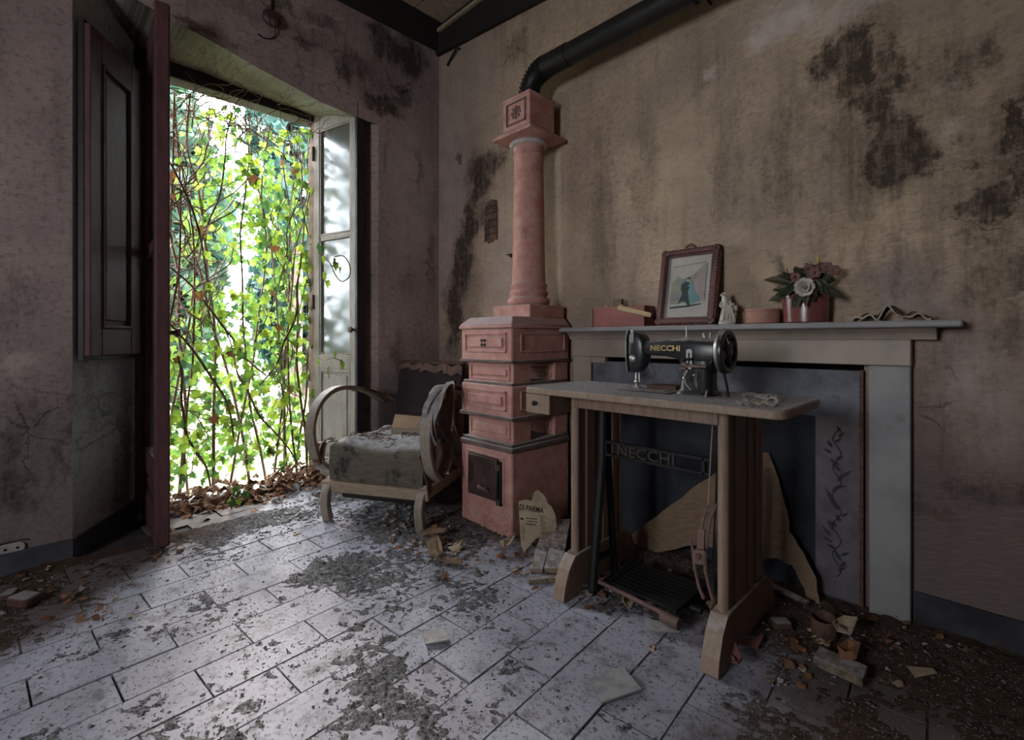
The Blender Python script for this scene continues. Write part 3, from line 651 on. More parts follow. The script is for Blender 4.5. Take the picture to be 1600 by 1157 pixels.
# cast-iron fire door on the base
dx0, dx1, dz0, dz1 = sx0+.075, sx1-.065, .165, .385
fr = MB()
for a0, c0, a1, c1 in ((dx0-.02,dz0-.01,dx0,dz1+.012),(dx1,dz0-.01,dx1+.012,dz1+.012),(dx0-.02,dz1,dx1+.012,dz1+.014)): fr.box(Vector((a0,sy0-.008,c0))-SO, Vector((a1,sy0+.01,c1))-SO)
fr.build('door_surround', TC, st, bevel=.004)
fd = sb_('fire_door', (dx0,sy0-.020,dz0), (dx1-.03,sy0+.004,dz1), M['cast_iron'], .008)
for k in range(3):
    g = MB(); i = .016+.013*k
    for a0, c0, a1, c1 in ((dx0+i,dz0+.04+i,dx0+i+.004,dz1-i),(dx0+i,dz1-i-.004,dx1-.03-i,dz1-i)): g.box(Vector((a0,sy0-.026,c0))-SO, Vector((a1,sy0-.018,c1))-SO)
    g.build('relief_rib', M['cast_iron'], fd)
g = MB()
for k in range(3):
    for j in range(4-k % 2):
        g.box(Vector((dx0+.115+.019*j,sy0-.0245,.328-.022*k))-SO, Vector((dx0+.127+.019*j,sy0-.019,.342-.022*k))-SO)
g.build('relief_mark', M['cast_iron'], fd, bevel=.002)
MB().tube([Vector((dx1-.14,sy0-.03,.222))-SO, Vector((dx1-.085,sy0-.035,.215))-SO],.009,8).ball(Vector((dx1-.145,sy0-.032,.222))-SO,.014,10,6).tube([Vector((dx1-.085,sy0-.018,.195))-SO, Vector((dx1-.085,sy0-.042,.235))-SO],.007,8).build('latch_handle', M['rust_rod'], fd)
MB().box(Vector((dx1-.028,sy0-.022,dz0-.015))-SO, Vector((dx1-.020,sy0+.004,dz1-.01))-SO).box(Vector((dx1-.008,sy0-.020,dz0-.015))-SO, Vector((dx1,sy0+.004,dz1-.01))-SO).build('latch_bar', M['black_iron'], st, bevel=.003)
for z in (dz0+.005, dz1-.04): MB().lathe([(.013,-.014),(.013,.014)], 10, T(*(Vector((dx1-.014,sy0-.018,z))-SO))).build('hinge', M['cast_iron'], st)
# crumbled brickwork at the foot
mb = MB()
for k in range(140):
    u = R.random(); x = sx1-.02-u*.22+R.uniform(-.01,.01); z = R.uniform(0,.13)*(1-u*.5)
    mb.ball(Vector((x, sy0-.001, z))-SO, (R.uniform(.004,.012), .005, R.uniform(.004,.010)), 5, 4)
o = mb.build('crumbling_clay', M['terracotta'], st); o['kind'] = 'stuff'
# stove pipe
PX, PY, PZ, PR = -1.865, 2.000, 2.500, .056
pp = empty('stove_pipe', (PX,PY,2.345), 0, 'black metal stove pipe bending from stove top along the fireplace wall', 'pipe')
O = Vector(pp.location)
RB = .13
arc = [Vector((PX+RB-RB*math.cos(a), PY, 2.37+RB*math.sin(a))) for a in [math.pi/2*k/48 for k in range(49)]]
rad = [PR+(.006 if (k//2) % 2 else -.002) for k in range(49)]
MB().tube([Vector((PX,PY,2.352))-O]+[p-O for p in arc], [PR]+rad, 24).build('elbow', M['pipe'], pp, sharp=60)
MB().tube([arc[-1]-O-Vector((.01,0,0)), Vector((PX+RB+.16,PY,PZ))-O], PR+.003, 28).build('collar', M['pipe'], pp)
MB().tube([Vector((PX+RB+.05,PY,PZ))-O, Vector((1.6,PY,PZ))-O], PR-.001, 28).build('straight_run', M['pipe'], pp)
for x in (-.9, .4):
    MB().tube([Vector((x,WY-.004,PZ+.02))-O, Vector((x,PY,PZ+.02))-O],.006,6).tube([Vector((x,PY+(PR+.004)*math.cos(a),PZ+(PR+.004)*math.sin(a)))-O for a in [2*math.pi*k/20 for k in range(20)]],.006,6,closed=True).build('bracket', M['black_iron'], pp)

# ------------------------------------------------------------------ marble chimneypiece
cp = empty('marble_chimneypiece', (-.93, WY, 0), 0, 'grey marble chimneypiece with plain frieze and pilasters on the stained wall', 'fireplace')
O = Vector(cp.location)
def cb_(name, a, b, mat, bevel=.004): return MB().box(Vector(a)-O, Vector(b)-O).build(name, mat, cp, bevel=bevel)
CF = 2.140
cb_('shelf', (-1.70,2.062,1.038), (-.065,WY+.002,1.062), M['marble_dusty'], .006)
prof = [(2.086,1.038),(2.094,1.030),(2.108,1.024),(2.118,1.012),(2.122,.998),(WY+.002,.998),(WY+.002,1.038)]
mb = MB(); n = len(prof)
vs = [Vector((-1.665,y,z))-O for y, z in prof]+[Vector((-.13,y,z))-O for y, z in prof]
mb.add(vs, [tuple(range(n)), tuple(range(2*n-1, n-1, -1))]+[(i, (i+1) % n, n+(i+1) % n, n+i) for i in range(n)]).build('bed_moulding', M['marble'], cp)
cb_('frieze', (-1.655,CF-.010,.905), (-.196,WY+.002,1.0), M['marble'], .004)
cb_('pilaster', (-.315,CF,-.02), (-.198,WY+.002,.907), M['marble_dusty'], .004)
cb_('pilaster', (-1.655,CF,-.02), (-1.538,WY+.002,.907), M['marble'], .004)
cb_('corner_block', (-1.545,CF+.006,.872), (-1.45,WY+.002,.907), M['marble'], .003)
# painted chimney board closing the hearth
fb = empty('chimney_board', (-.93, WY, 0), 0, 'dark painted chimney board with a leafy border closing the marble fireplace', 'board')
by = 2.158
MB().box(Vector((-1.53,by,-.01))-O, Vector((-.338,by+.014,.882))-O).build('board', M['board_dark'], fb, bevel=.003)
MB().box(Vector((-1.53,by-.004,.70))-O, Vector((-.338,by+.002,.882))-O).build('top_border', M['board_grey'], fb)
MB().box(Vector((-.485,by-.005,.02))-O, Vector((-.345,by+.001,.70))-O).build('side_border', M['board_mauve'], fb)
MB().box(Vector((-1.53,by-.005,.02))-O, Vector((-1.39,by+.001,.70))-O).build('side_border', M['board_mauve'], fb)
MB().box(Vector((-.345,by-.008,-.01))-O, Vector((-.333,by+.014,.885))-O).build('edge_strip', M['rail_brown'], fb)
sp = MB()
def leaf2(mb, cx_, cz_, ang_, ln, wd, y):
    pts = [(0,0),(.3,.5),(.6,.45),(1,0),(.6,-.4),(.3,-.45)]
    c, s = math.cos(ang_), math.sin(ang_)
    mb.add([(Vector((cx_+ln*a*c-wd*b*s, y, cz_+ln*a*s+wd*b*c))-O) for a, b in pts], [(0,1,2,3,4,5)])
for k in range(26):
    z = .12+.55*k/26; xs = -.415+.016*math.sin(k*.8)
    leaf2(sp, xs, z, R.choice((.5,.9,2.3,2.7))+R.uniform(-.3,.3), R.uniform(.028,.05), R.uniform(.010,.016), by-.0062-.0001*(k % 5))
sp.tube([Vector((-.415+.014*math.sin(k*.8),by-.006,.10+.56*k/40))-O for k in range(41)],.0016,4)
o = sp.build('painted_sprig', M['sprig'], fb); o['kind'] = 'stuff'
# torn cardboard sheet leaning in front of it
pl = [(976,845),(1010,818),(1050,788),(1092,756),(1130,735),(1160,716),(1183,707),(1201,708),(1210,730),(1217,750),(1224,778),(1231,802),(1233,830),(1257,866),(1276,905),(1283,950),(1266,958),(1257,920),(1238,884),(1212,872),(1183,876),(1130,858),(1092,852),(1037,862),(994,868)]
pl2 = []
for (a, b), (c, d) in zip(pl, pl[1:]+pl[:1]):
    pl2.append((a, b))
    if math.hypot(c-a, d-b) > 25:
        for k in (1, 2): pl2.append((a+(c-a)*k/3+R.uniform(-2,2), b+(d-b)*k/3+R.uniform(-2,2)))
def lean(px, py):
    p = ony(px, py, 2.07); return ony(px, py, 2.055+.05*max(0, p.z)/.5-.02*math.sin((p.x+.2)*4))
org = ony(1150, 950, 2.06); org.z = 0
mb = MB().add([lean(*p) for p in pl2], [tuple(range(len(pl2)))])
o = mb.build('cardboard_sheet', M['card'], org=org, solid=.004)
tag(o, 'large torn brown cardboard sheet leaning against the chimney board', 'cardboard')

# ------------------------------------------------------------------ sewing table with treadle
TZ = .806
tx0, tx1, ty0, ty1 = -1.357, -.393, 1.420, 1.830
tbl = empty('sewing_table', (-.88,1.66,0), 0, 'dusty walnut treadle sewing table standing before the fireplace', 'table')
O = Vector(tbl.location)
def tb_(name, a, b, mat, bevel=.004, parent=tbl): return MB().box(Vector(a)-O, Vector(b)-O).build(name, mat, parent, bevel=bevel)
def rounded(x0, y0, x1, y1, r, n=6):
    out = []
    for cx_, cy_, a0 in ((x1-r,y0+r,-90),(x1-r,y1-r,0),(x0+r,y1-r,90),(x0+r,y0+r,180)):
        for k in range(n+1):
            a = math.radians(a0+90*k/n); out.append((cx_+r*math.cos(a), cy_+r*math.sin(a)))
    return out
rp = [(x-O.x, y-O.y) for x, y in rounded(tx0,ty0,tx1,ty1,.035)]
MB().prism(rp, .0245, T(0,0,TZ-.026)).build('table_top', M['desk_edge'], tbl, bevel=.004)
rp2 = [(x-O.x, y-O.y) for x, y in rounded(tx0+.004,ty0+.004,tx1-.004,ty1-.004,.033)]
MB().prism(rp2, .0018, T(0,0,TZ-.002)).build('dusty_surface', M['desk_top'], tbl)
dr = tb_('drawer', (tx0+.012,ty0+.014,TZ-.103), (tx0+.132,ty1-.06,TZ-.027), M['desk'], .003)
tb_('drawer_front', (tx0+.010,ty0+.008,TZ-.104), (tx0+.134,ty0+.020,TZ-.028), M['desk_edge'], .003, dr)
MB().lathe([(.004,0),(.004,.008),(.010,.012),(.011,.018),(.006,.022)], 12, T(*(Vector((tx0+.066,ty0+.010,TZ-.062))-O)) @ RX(90)).build('knob', M['black_iron'], dr)
tb_('rail', (-1.16,1.50,TZ-.075), (-.60,1.52,TZ-.027), M['desk'], .003); tb_('rail', (-1.16,1.79,TZ-.075), (-.60,1.81,TZ-.027), M['desk'], .003)
for lx in (-1.165, -.590):
    leg = MB().box(Vector((lx-.012,1.530,.10))-O, Vector((lx+.012,1.815,TZ-.026))-O).build('leg', M['desk'], tbl, bevel=.002)
    for y, w in ((1.520,.017),(1.825,.017)):
        MB().tube([Vector((lx,y,.13))-O, Vector((lx,y,TZ-.027))-O], w, 14).build('edge_post', M['desk_edge'], leg)
    for y in (1.600, 1.705, 1.775):
        MB().box(Vector((lx-.016,y-.030 if y < 1.7 else y-.020,.16))-O, Vector((lx+.017,y+.034 if y < 1.7 else y+.020,TZ-.028))-O).build('applied_strip', M['desk'], leg, bevel=.005)
    fp = [(1.418,0),(1.428,.055),(1.452,.115),(1.492,.158),(1.520,.163),(1.835,.163),(1.90,.12),(1.935,.05),(1.94,0),(1.86,0),(1.84,.03),(1.54,.03),(1.50,0)]
    ft = MB().prism([(y-O.y, z) for y, z in fp], .052, T(lx-O.x-.026,0,0) @ Matrix(((0,0,1,0),(1,0,0,0),(0,1,0,0),(0,0,0,1))))
    ft.build('foot', M['desk'], tbl, bevel=.004)
    MB().add([Vector((lx+s*.026,y-.002,z))-O for s in (-1,1) for y, z in ((1.416,.008),(1.426,.055),(1.450,.115),(1.490,.158))], [(i, i+1, 5+i, 4+i) for i in range(3)]).build('worn_toe', M['desk_edge'], tbl, solid=.003)
# cast-iron treadle irons
iy = 1.620
for ix, oy in ((-1.105, 0), (-.672, .10)):
    b = MB()
    b.tube([Vector((ix,iy+oy,.74))-O, Vector((ix,iy+oy-.005,.52))-O, Vector((ix-.0,iy+oy-.04,.25))-O, Vector((ix,iy+oy-.06,.10))-O, Vector((ix,iy+oy-.07,.02))-O], [.018,.020,.019,.018,.020], 8)
    b.tube([Vector((ix,iy+oy+.03,.74))-O, Vector((ix,iy+oy+.04,.5))-O, Vector((ix,iy+oy+.07,.2))-O, Vector((ix,iy+oy+.09,.02))-O], .014, 8)
    b.tube([Vector((ix,iy+oy-.06,.13))-O, Vector((ix,iy+oy+.08,.13))-O], .012, 8).box(Vector((ix-.012,iy+oy-.08,0))-O, Vector((ix+.012,iy+oy+.11,.022))-O)
    b.build('treadle_frame', M['black_iron'], tbl)
cbz = .566
br = MB().box(Vector((-1.105,iy-.008,cbz+.019))-O, Vector((-.672,iy+.008,cbz+.031))-O).box(Vector((-1.105,iy-.008,cbz-.031))-O, Vector((-.672,iy+.008,cbz-.019))-O)
for x in (-1.095, -.70): br.box(Vector((x,iy-.008,cbz-.03))-O, Vector((x+.012,iy+.008,cbz+.03))-O)
br = br.build('crossbar', M['black_iron'], tbl, bevel=.002)
tx = text_mb('NECCHI', .056, .004); wd = max(v.x for v in tx.v)-min(v.x for v in tx.v)
moved(tx, T(*(Vector((-.915,iy-.004,cbz))-O)) @ RX(90) @ Matrix.Diagonal((.235/wd,1.0,1,1))).build('lettering', M['letter_iron'], br)
pd = MB()
for k in range(9): pd.box(Vector((-1.035,1.565+.027*k,.060))-O, Vector((-.775,1.580+.027*k,.070))-O)
pd.box(Vector((-1.05,1.55,.058))-O, Vector((-1.03,1.81,.074))-O).box(Vector((-.78,1.55,.058))-O, Vector((-.76,1.81,.074))-O).build('treadle_plate', M['black_iron'], tbl)
MB().tube([Vector((-1.070,1.543,.066))-O, Vector((-.760,1.524,.060))-O], .0085, 10).build('treadle_bar', M['rust_rod'], tbl)
MB().tube([Vector((-.800,1.528,.050))-O, Vector((-.735,1.522,.050))-O], .019, 14).build('treadle_roller', M['rust_rod'], tbl)
MB().tube([Vector((-1.06,1.66,.045))-O, Vector((-.72,1.66,.045))-O], .012, 8).build('treadle_axle', M['black_iron'], tbl)
wc = Vector((-.650,1.800,.360)); fw = MB()
fw.tube([wc-O+Vector((0,.17*math.cos(a),.17*math.sin(a))) for a in [2*math.pi*k/40 for k in range(40)]], .011, 8, closed=True)
fw.tube([wc-O+Vector((.018,.155*math.cos(a),.155*math.sin(a))) for a in [2*math.pi*k/40 for k in range(40)]], .007, 6, closed=True)
for k in range(5):
    a = 2*math.pi*k/5; fw.tube([wc-O, wc-O+Vector((0,.16*math.cos(a),.16*math.sin(a)))], .008, 6)
fw.lathe([(.03,-.025),(.03,.025)], 14, T(*(wc-O)) @ RY(90)).build('flywheel', M['cast_iron'], tbl)
# pitman: two bowed bars joined by a plate with a screw
def P(px, py, y=1.600): return ony(px, py, y)-O
pm = MB()
pm.tube([P(1106,792),P(1099,812),P(1094,838),P(1093,856)], .0045, 7).tube([P(1120,788),P(1110,812),P(1105,840),P(1104,858)], .0045, 7)
pm.tube([P(1079,843),P(1083,862),P(1086,890),P(1093,920),P(1100,936)], [.003,.006,.006,.006,.007], 7).tube([P(1102,862),P(1102,890),P(1108,918),P(1116,945)], .006, 7)
pm.tube([P(1106,792),P(1113,788),P(1120,790)], .004, 6)
pl_ = [P(1082,858),P(1103,860),P(1102,882),P(1085,880)]
pm.add(pl_+[p-Vector((0,.008,0)) for p in pl_], [(0,1,2,3),(7,6,5,4),(0,4,5,1),(1,5,6,2),(2,6,7,3),(3,7,4,0)])
pl_ = [P(1092,826),P(1102,828),P(1101,858),P(1090,858)]
pm.add(pl_+[p-Vector((0,.007,0)) for p in pl_], [(0,1,2,3),(7,6,5,4),(0,4,5,1),(1,5,6,2),(2,6,7,3),(3,7,4,0)])
pt = pm.build('pitman', M['rust_rod'], tbl)
MB().lathe([(.010,0),(.010,.005),(.007,.008)], 12, T(*(P(1093,868)-Vector((0,.007,0)))) @ RX(90)).build('screw', M['rust'], pt)
MB().tube([P(1108,945),P(1118,935),P(1112,950)], .012, 7).build('pitman_joint', M['rust'], pt)
MB().tube([ony(1114,652,1.60)-O, ony(1110,720,1.60)-O, ony(1106,800,1.60)-O], .0022, 6).build('drive_cord', M['seat_rail'], tbl)
# ------------------------------------------------------------------ sewing machine
sm = empty('sewing_machine', (-.78,1.65,TZ), 0, 'old black sewing machine with gilt lettering and handwheel on the dusty table', 'sewing machine')
O = Vector(sm.location); my = 1.65
def L3(x, y, z): return Vector((x, y, z))-O
def loft(rings, mat, name, parent, bevel=0):
    """rings: lists of points with the same count"""
    mb = MB(); n = len(rings[0]); vs = [v for r in rings for v in r]
    fs = [(i*n+k, i*n+(k+1) % n, (i+1)*n+(k+1) % n, (i+1)*n+k) for i in range(len(rings)-1) for k in range(n)]
    fs += [tuple(range(n-1,-1,-1)), tuple(range((len(rings)-1)*n, len(rings)*n))]
    return mb.add(vs, fs).build(name, mat, parent, bevel=bevel, sharp=50)
def sup(cx_, hy, z0, z1, e=3.2, n=20, cyy=my):
    """superellipse section in the y-z plane at x"""
    out = []
    for k in range(n):
        a = 2*math.pi*k/n; c, s = math.cos(a), math.sin(a)
        out.append(L3(cx_, cyy+hy*math.copysign(abs(c)**(2/e), c), (z0+z1)/2+(z1-z0)/2*math.copysign(abs(s)**(2/e), s)))
    return out
loft([sup(-.930,.028,.938,.992,2.6), sup(-.90,.030,.938,.994,2.8), sup(-.84,.034,.936,.999), sup(-.78,.040,.925,1.003), sup(-.765,.042,.905,1.004), sup(-.74,.044,.90,1.005), sup(-.70,.044,.90,1.004), sup(-.662,.038,.91,.998)], M['japan'], 'arm', sm)
def secz(z, x0, x1, hy, n=20, e=3.6):
    out = []
    for k in range(n):
        a = 2*math.pi*k/n; c, s = math.cos(a), math.sin(a)
        out.append(L3((x0+x1)/2+(x1-x0)/2*math.copysign(abs(c)**(2/e), c), my+hy*math.copysign(abs(s)**(2/e), s), z))
    return out
loft([secz(TZ+.001,-.802,-.655,.052), secz(TZ+.008,-.800,-.657,.050), secz(TZ+.016,-.786,-.668,.044), secz(.86,-.782,-.670,.041), secz(.90,-.778,-.668,.042), secz(.925,-.790,-.666,.042), secz(.96,-.80,-.665,.042)], M['japan'], 'pillar', sm)
# head: flat face to the needle end, belly rounding below
hd = [(.872,-.985,-.955,.020),(.880,-.990,-.940,.026),(.905,-.993,-.926,.032),(.945,-.995,-.916,.036),(.985,-.995,-.918,.036),(1.010,-.992,-.930,.034),(1.026,-.988,-.945,.028),(1.033,-.984,-.960,.018)]
loft([secz(z,a,b,h) for z, a, b, h in hd], M['japan'], 'head', sm)
MB().prism([(y-my, z-TZ) for y, z in ((my-.026,.872),(my+.026,.872),(my+.036,.93),(my+.036,1.0),(my+.022,1.034),(my-.022,1.034),(my-.036,1.0),(my-.036,.93))], .006, T(-.9995-O.x,0,0) @ Matrix(((0,0,1,0),(1,0,0,0),(0,1,0,0),(0,0,0,1)))).build('face_plate', M['chrome'], sm, bevel=.002)
MB().lathe([(.013,0),(.013,.006),(.009,.008),(.009,.012),(.004,.014)], 16, T(*L3(-.967,my-.031,.925)) @ RX(90)).build('tension_dial', M['chrome'], sm)
MB().box(L3(-.975,my-.036,.985), L3(-.962,my-.028,1.030)).ball(L3(-.966,my-.034,1.03),.006,8,5).build('take_up_lever', M['chrome'], sm)
MB().tube([L3(-.972,my,.875), L3(-.972,my,.828)],.004,8).tube([L3(-.958,my,.875), L3(-.958,my,.835)],.0035,8).box(L3(-.980,my-.012,.812), L3(-.955,my+.010,.818)).ball(L3(-.968,my-.006,.836),.009,8,5).box(L3(-.974,my-.006,.815), L3(-.964,my+.004,.840)).build('presser_foot', M['chrome'], sm)
MB().box(L3(-1.01,my-.075,TZ), L3(-.80,my+.06,TZ+.004)).build('bed_plate', M['japan'], sm, bevel=.002)
MB().box(L3(-.94,my+.02,TZ+.002), L3(-.82,my+.09,TZ+.020)).build('hinged_flap', M['rail_brown'], sm, bevel=.003)
tx = text_mb('NECCHI', .026, .0008); wd = max(v.x for v in tx.v)-min(v.x for v in tx.v)
moved(tx, T(*L3(-.833,my-.0385,.966)) @ RZ(-3.5) @ RX(88) @ Matrix.Diagonal((.118/wd,1.05,1,1))).build('gilt_lettering', M['gold'], sm)
MB().prism(rounded(-.011,-.036,.011,.036,.010), .004, T(*L3(-.738,my-.0455,.930)) @ RX(90)).build('stitch_plate', M['chrome'], sm, bevel=.001)
MB().box(L3(-.7405,my-.0515,.909), L3(-.7355,my-.049,.952)).tube([L3(-.753,my-.055,.929), L3(-.725,my-.055,.931)],.0045,8).ball(L3(-.753,my-.056,.929),.007,8,5).build('stitch_lever', M['black_iron'], sm)
MB().tube([L3(-.770,my,1.000), L3(-.770,my,1.044)],.0022,8).build('spool_pin', M['chrome'], sm)
MB().tube([L3(-.700,my-.01,1.002), L3(-.702,my-.01,1.013)],.005,8).ball(L3(-.702,my-.01,1.016),.006,8,5).tube([L3(-.69,my+.01,1.002),L3(-.689,my+.01,1.022)],.003,6).build('oil_cap', M['chrome'], sm)
hw = MB(); hc = L3(-.632,my,.958)
hw.lathe([(.058,-.011),(.068,-.013),(.074,-.008),(.0755,0),(.074,.008),(.068,.013),(.058,.011),(.058,-.011)], 36, T(*hc) @ RY(90), cap=False)
hw = hw.build('handwheel', M['japan'], sm)
MB().lathe([(.0715,-.0145),(.076,-.009),(.0768,-.002),(.072,-.0145)], 36, T(*hc) @ RY(90), cap=False).build('wheel_rim', M['chrome'], hw)
s = MB().lathe([(.020,-.03),(.022,.0),(.022,.014),(.014,.018)], 18, T(*hc) @ RY(90))
for k in range(4):
    a = .5+math.pi/2*k; s.tube([hc, hc+Vector((0,.062*math.cos(a),.062*math.sin(a)))],[.013,.010],8)
s.build('wheel_spokes', M['japan'], hw)
MB().lathe([(.026,-.02),(.028,0),(.020,.02)], 18, T(*L3(-.660,my,.958)) @ RY(90)).build('wheel_hub', M['chrome'], sm)
MB().lathe([(.020,-.004),(.024,0),(.020,.004)], 18, T(*L3(-.660,my-.045,.905)) @ RY(80)).build('winder_wheel', M['japan'], sm)
mt = MB().lathe([(.014,0),(.023,.006),(.025,.05),(.023,.085),(.014,.092)], 18, T(*L3(-.676,my-.066,TZ+.010)))
mt.build('motor', M['black_iron'], sm)
MB().box(L3(-.735,my-.085,.905), L3(-.665,my-.045,.912)).tube([L3(-.740,my-.065,.900),L3(-.765,my-.065,.896)],.005,8).box(L3(-.757,my-.07,.908), L3(-.74,my-.06,.918)).build('winder_bracket', M['rust_rod'], sm)
MB().tube([L3(-.725,my-.09,.895),L3(-.735,my-.092,.872),L3(-.728,my-.094,.848),L3(-.712,my-.093,.83)],.003,6).ball(L3(-.737,my-.093,.868),.006,7,5).ball(L3(-.700,my-.095,.88),.005,7,5).build('bobbin_arm', M['chrome'], sm)
MB().tube([L3(-.660,my-.06,.90),L3(-.662,my-.075,.85),L3(-.664,my-.09,TZ+.002)],.0035,6).build('thread_rod', M['chrome'], sm)
MB().tube([L3(-.632,my-.02,.89),L3(-.625,my-.01,.84),L3(-.625,my,TZ-.01)],.0045,6).build('belt', M['black_iron'], sm)
# pale scraps of lace on the table
rg = MB(); rr = random.Random(3)
for k in range(16):
    p = onz(1160+rr.uniform(0,55), 620+rr.uniform(0,17), TZ); ln = rr.uniform(.03,.08); a = rr.uniform(-.6,.1)
    pts = [p+Vector((math.cos(a)*ln*(j/6-.5), math.sin(a)*ln*(j/6-.5), .006+.005*math.sin(j*1.7+k)+.002*(k % 3))) for j in range(7)]
    rg.band(pts, rr.uniform(.006,.014), .0015, (math.sin(a)*-1, math.cos(a), rr.uniform(-.4,.4)))
o = rg.build('lace_rag', M['rag'], org=onz(1190,628,TZ)); tag(o, 'crumpled pale shredded rag lying on the table by the handwheel', 'rag')
mb = MB()
for k in range(900):
    x = R.uniform(tx0+.01,tx1-.02); y = R.uniform(ty0+.01,ty1-.01); s = R.uniform(.0008,.0024)
    mb.add([(x+a*s,y+b*s,TZ+.0005+s*.4+c*s*.6) for a, b, c in OCT], OCF)
o = mb.build('table_dust', gm, kind='stuff'); tag(o, 'grey plaster crumbs sprinkled over the sewing table top', 'grit')

# ------------------------------------------------------------------ armchair
ac = empty('armchair', (-2.355,1.313,0), math.radians(28.5), 'decayed bentwood armchair with mouldy grey seat and torn upholstery beside the stove', 'armchair')
def smooth(pts, n=5):
    pts = [Vector(p) for p in pts]; out = []
    for i in range(len(pts)-1):
        p0, p1, p2, p3 = pts[max(i-1,0)], pts[i], pts[i+1], pts[min(i+2,len(pts)-1)]
        for k in range(n):
            t = k/n; out.append(.5*((2*p1)+(p2-p0)*t+(2*p0-5*p1+4*p2-p3)*t*t+(3*p1-p0-3*p2+p3)*t**3))
    return out+[pts[-1]]
armp = [(.60,.585),(.45,.655),(.30,.695),(.15,.712),(.03,.690),(-.06,.625),(-.100,.53),(-.092,.43),(-.05,.34),(.03,.27)]
MB().band(smooth([(-.335,y,z) for y, z in armp]), .052, .026, (1,0,0)).build('armrest', M['arm_wood'], ac, bevel=.004)
MB().band(smooth([(.350,y-.0,z-.01) for y, z in armp]), .055, .026, (1,0,0)).build('armrest', M['arm_wood'], ac, bevel=.004)
legp = [(.02,.22),(-.035,.16),(-.045,.09),(-.02,.0)]
for s in (-.285, .285):
    MB().band(smooth([(s,y,z) for y, z in legp]), .046, .040, (1,0,0)).build('leg', M['arm_wood'], ac, bevel=.005)
    MB().band(smooth([(s,.50,.24),(s,.56,.12),(s,.60,0)]), .04, .036, (1,0,0)).build('leg', M['arm_wood'], ac, bevel=.005)
MB().box((-.325,-.030,.158),(.325,.006,.216)).build('front_rail', M['seat_rail'], ac, bevel=.006)
for s in (-1, 1): MB().box((s*.31-.014,.006,.165),(s*.31+.014,.56,.225)).build('side_rail', M['seat_rail'], ac, bevel=.004)
# the seat: sagging spring cushion with a dust-covered top
vs = []; fs = []; NX, NY = 28, 22
def seat_pt(u, v, top):
    x = -.278+.556*u; y = .004+.55*v
    if not top: return Vector((x*.99, y, .205))
    e = min(1, min(u, 1-u)*9, min(v, 1-v)*9); e = math.sin(e*math.pi/2)
    z = .395+.045*e+.012*math.sin(u*7+1)*math.cos(v*5)+.010*mnoise.fractal(Vector((x*14,y*14,0)),.7,2,4)
    return Vector((x*(1+.02*(1-e)), y-.012*(1-e)*(1 if v < .5 else -1), z))
for j in range(NY+1):
    for i in range(NX+1): vs.append(seat_pt(i/NX, j/NY, True))
fs = [(j*(NX+1)+i, j*(NX+1)+i+1, (j+1)*(NX+1)+i+1, (j+1)*(NX+1)+i) for j in range(NY) for i in range(NX)]
rim = [i for i in range(NX+1)]+[(j)*(NX+1)+NX for j in range(1,NY+1)]+[NY*(NX+1)+i for i in range(NX-1,-1,-1)]+[j*(NX+1) for j in range(NY-1,0,-1)]
prev = rim
for k in range(1, 9):
    z = .395-.19*k/8; new = []
    for r_ in rim:
        p = vs[r_]; bul = 1+.012*math.sin(k/8*math.pi)+.006*mnoise.noise(Vector((p.x*20,p.y*20,k*.8)))
        vs.append(Vector((p.x*bul, .279+(p.y-.279)*bul, z+(p.z-.41)*.4*(1-k/8)))); new.append(len(vs)-1)
    n = len(rim); fs += [(prev[i], new[i], new[(i+1) % n], prev[(i+1) % n]) for i in range(n)]; prev = new
mb = MB(); mb.add(vs, fs+[tuple(reversed(prev))]); seat = mb.build('seat', M['ticking'], ac, sharp=60)
mb = MB(); rr = random.Random(5)
for k in range(70):
    u, v = rr.uniform(.04,.7), rr.uniform(.05,.8); p = seat_pt(u, v, True); a = rr.uniform(0,6.3); ln = rr.uniform(.015,.05)
    mb.tube([p+Vector((math.cos(a)*ln*t, math.sin(a)*ln*t, .006+.008*math.sin(t*3))) for t in (-1,-.3,.4,1)], .0022, 4)
o = mb.build('horsehair_stuffing', M['stem'], ac); o['kind'] = 'stuff'
# backrest
bk = MB(); vs = []
Mb = T(0,.575,.30) @ RX(-9)
bk.box((-.235,0,0),(.235,.05,.545), Mb).build('backrest', M['dark_cloth'], ac, bevel=.015, seg=3)
MB().box((-.240,-.008,.535),(.240,.055,.562), Mb).build('top_rail', M['rail_brown'], ac, bevel=.008)
for k, (x, w, dz) in enumerate(((-.14,.17,.0),(.03,.20,.01),(.17,.13,.02))):
    MB().band([Mb @ Vector((x+w*.5*t, -.006-.007*abs(math.sin(t*4+k)), .520-dz-.012*math.sin(t*5+k))) for t in (-1,-.6,-.2,.2,.6,1)], .035+.012*k, .004, (0,.15,1)).build('torn_flap', M['leather'], ac)
# torn upholstery over the arm nearest the stove, and at the other front corner
rr = random.Random(11)
def rags(name, pts, n, w, mat, sd):
    rr = random.Random(sd)
    for k in range(n):
        a = [Vector(p)+Vector((rr.uniform(-.03,.03), rr.uniform(-.02,.02), rr.uniform(-.02,.02))) for p in pts]
        MB().band(smooth(a, 4), w*rr.uniform(.5,1.1), .004, (1,rr.uniform(-.5,.5),rr.uniform(-.4,.4))).build(name, mat, ac)
up = [(.365,y,z) for y, z in ((.50,.60),(.34,.69),(.16,.735),(.03,.715),(-.05,.64),(-.08,.56),(-.07,.47))]
MB().band(smooth([(.355+.012*math.sin(i*2.1),y,z+.014) for i, (_, y, z) in enumerate(up)]), .085, .005, (1,.12,.1)).build('leathercloth_cover', M['leather_grey'], ac)
rags('torn_strip', [(.37,.10,.70),(.375,.06,.60),(.37,.10,.48),(.38,.08,.36),(.37,.05,.27)], 4, .05, M['leather'], 2)
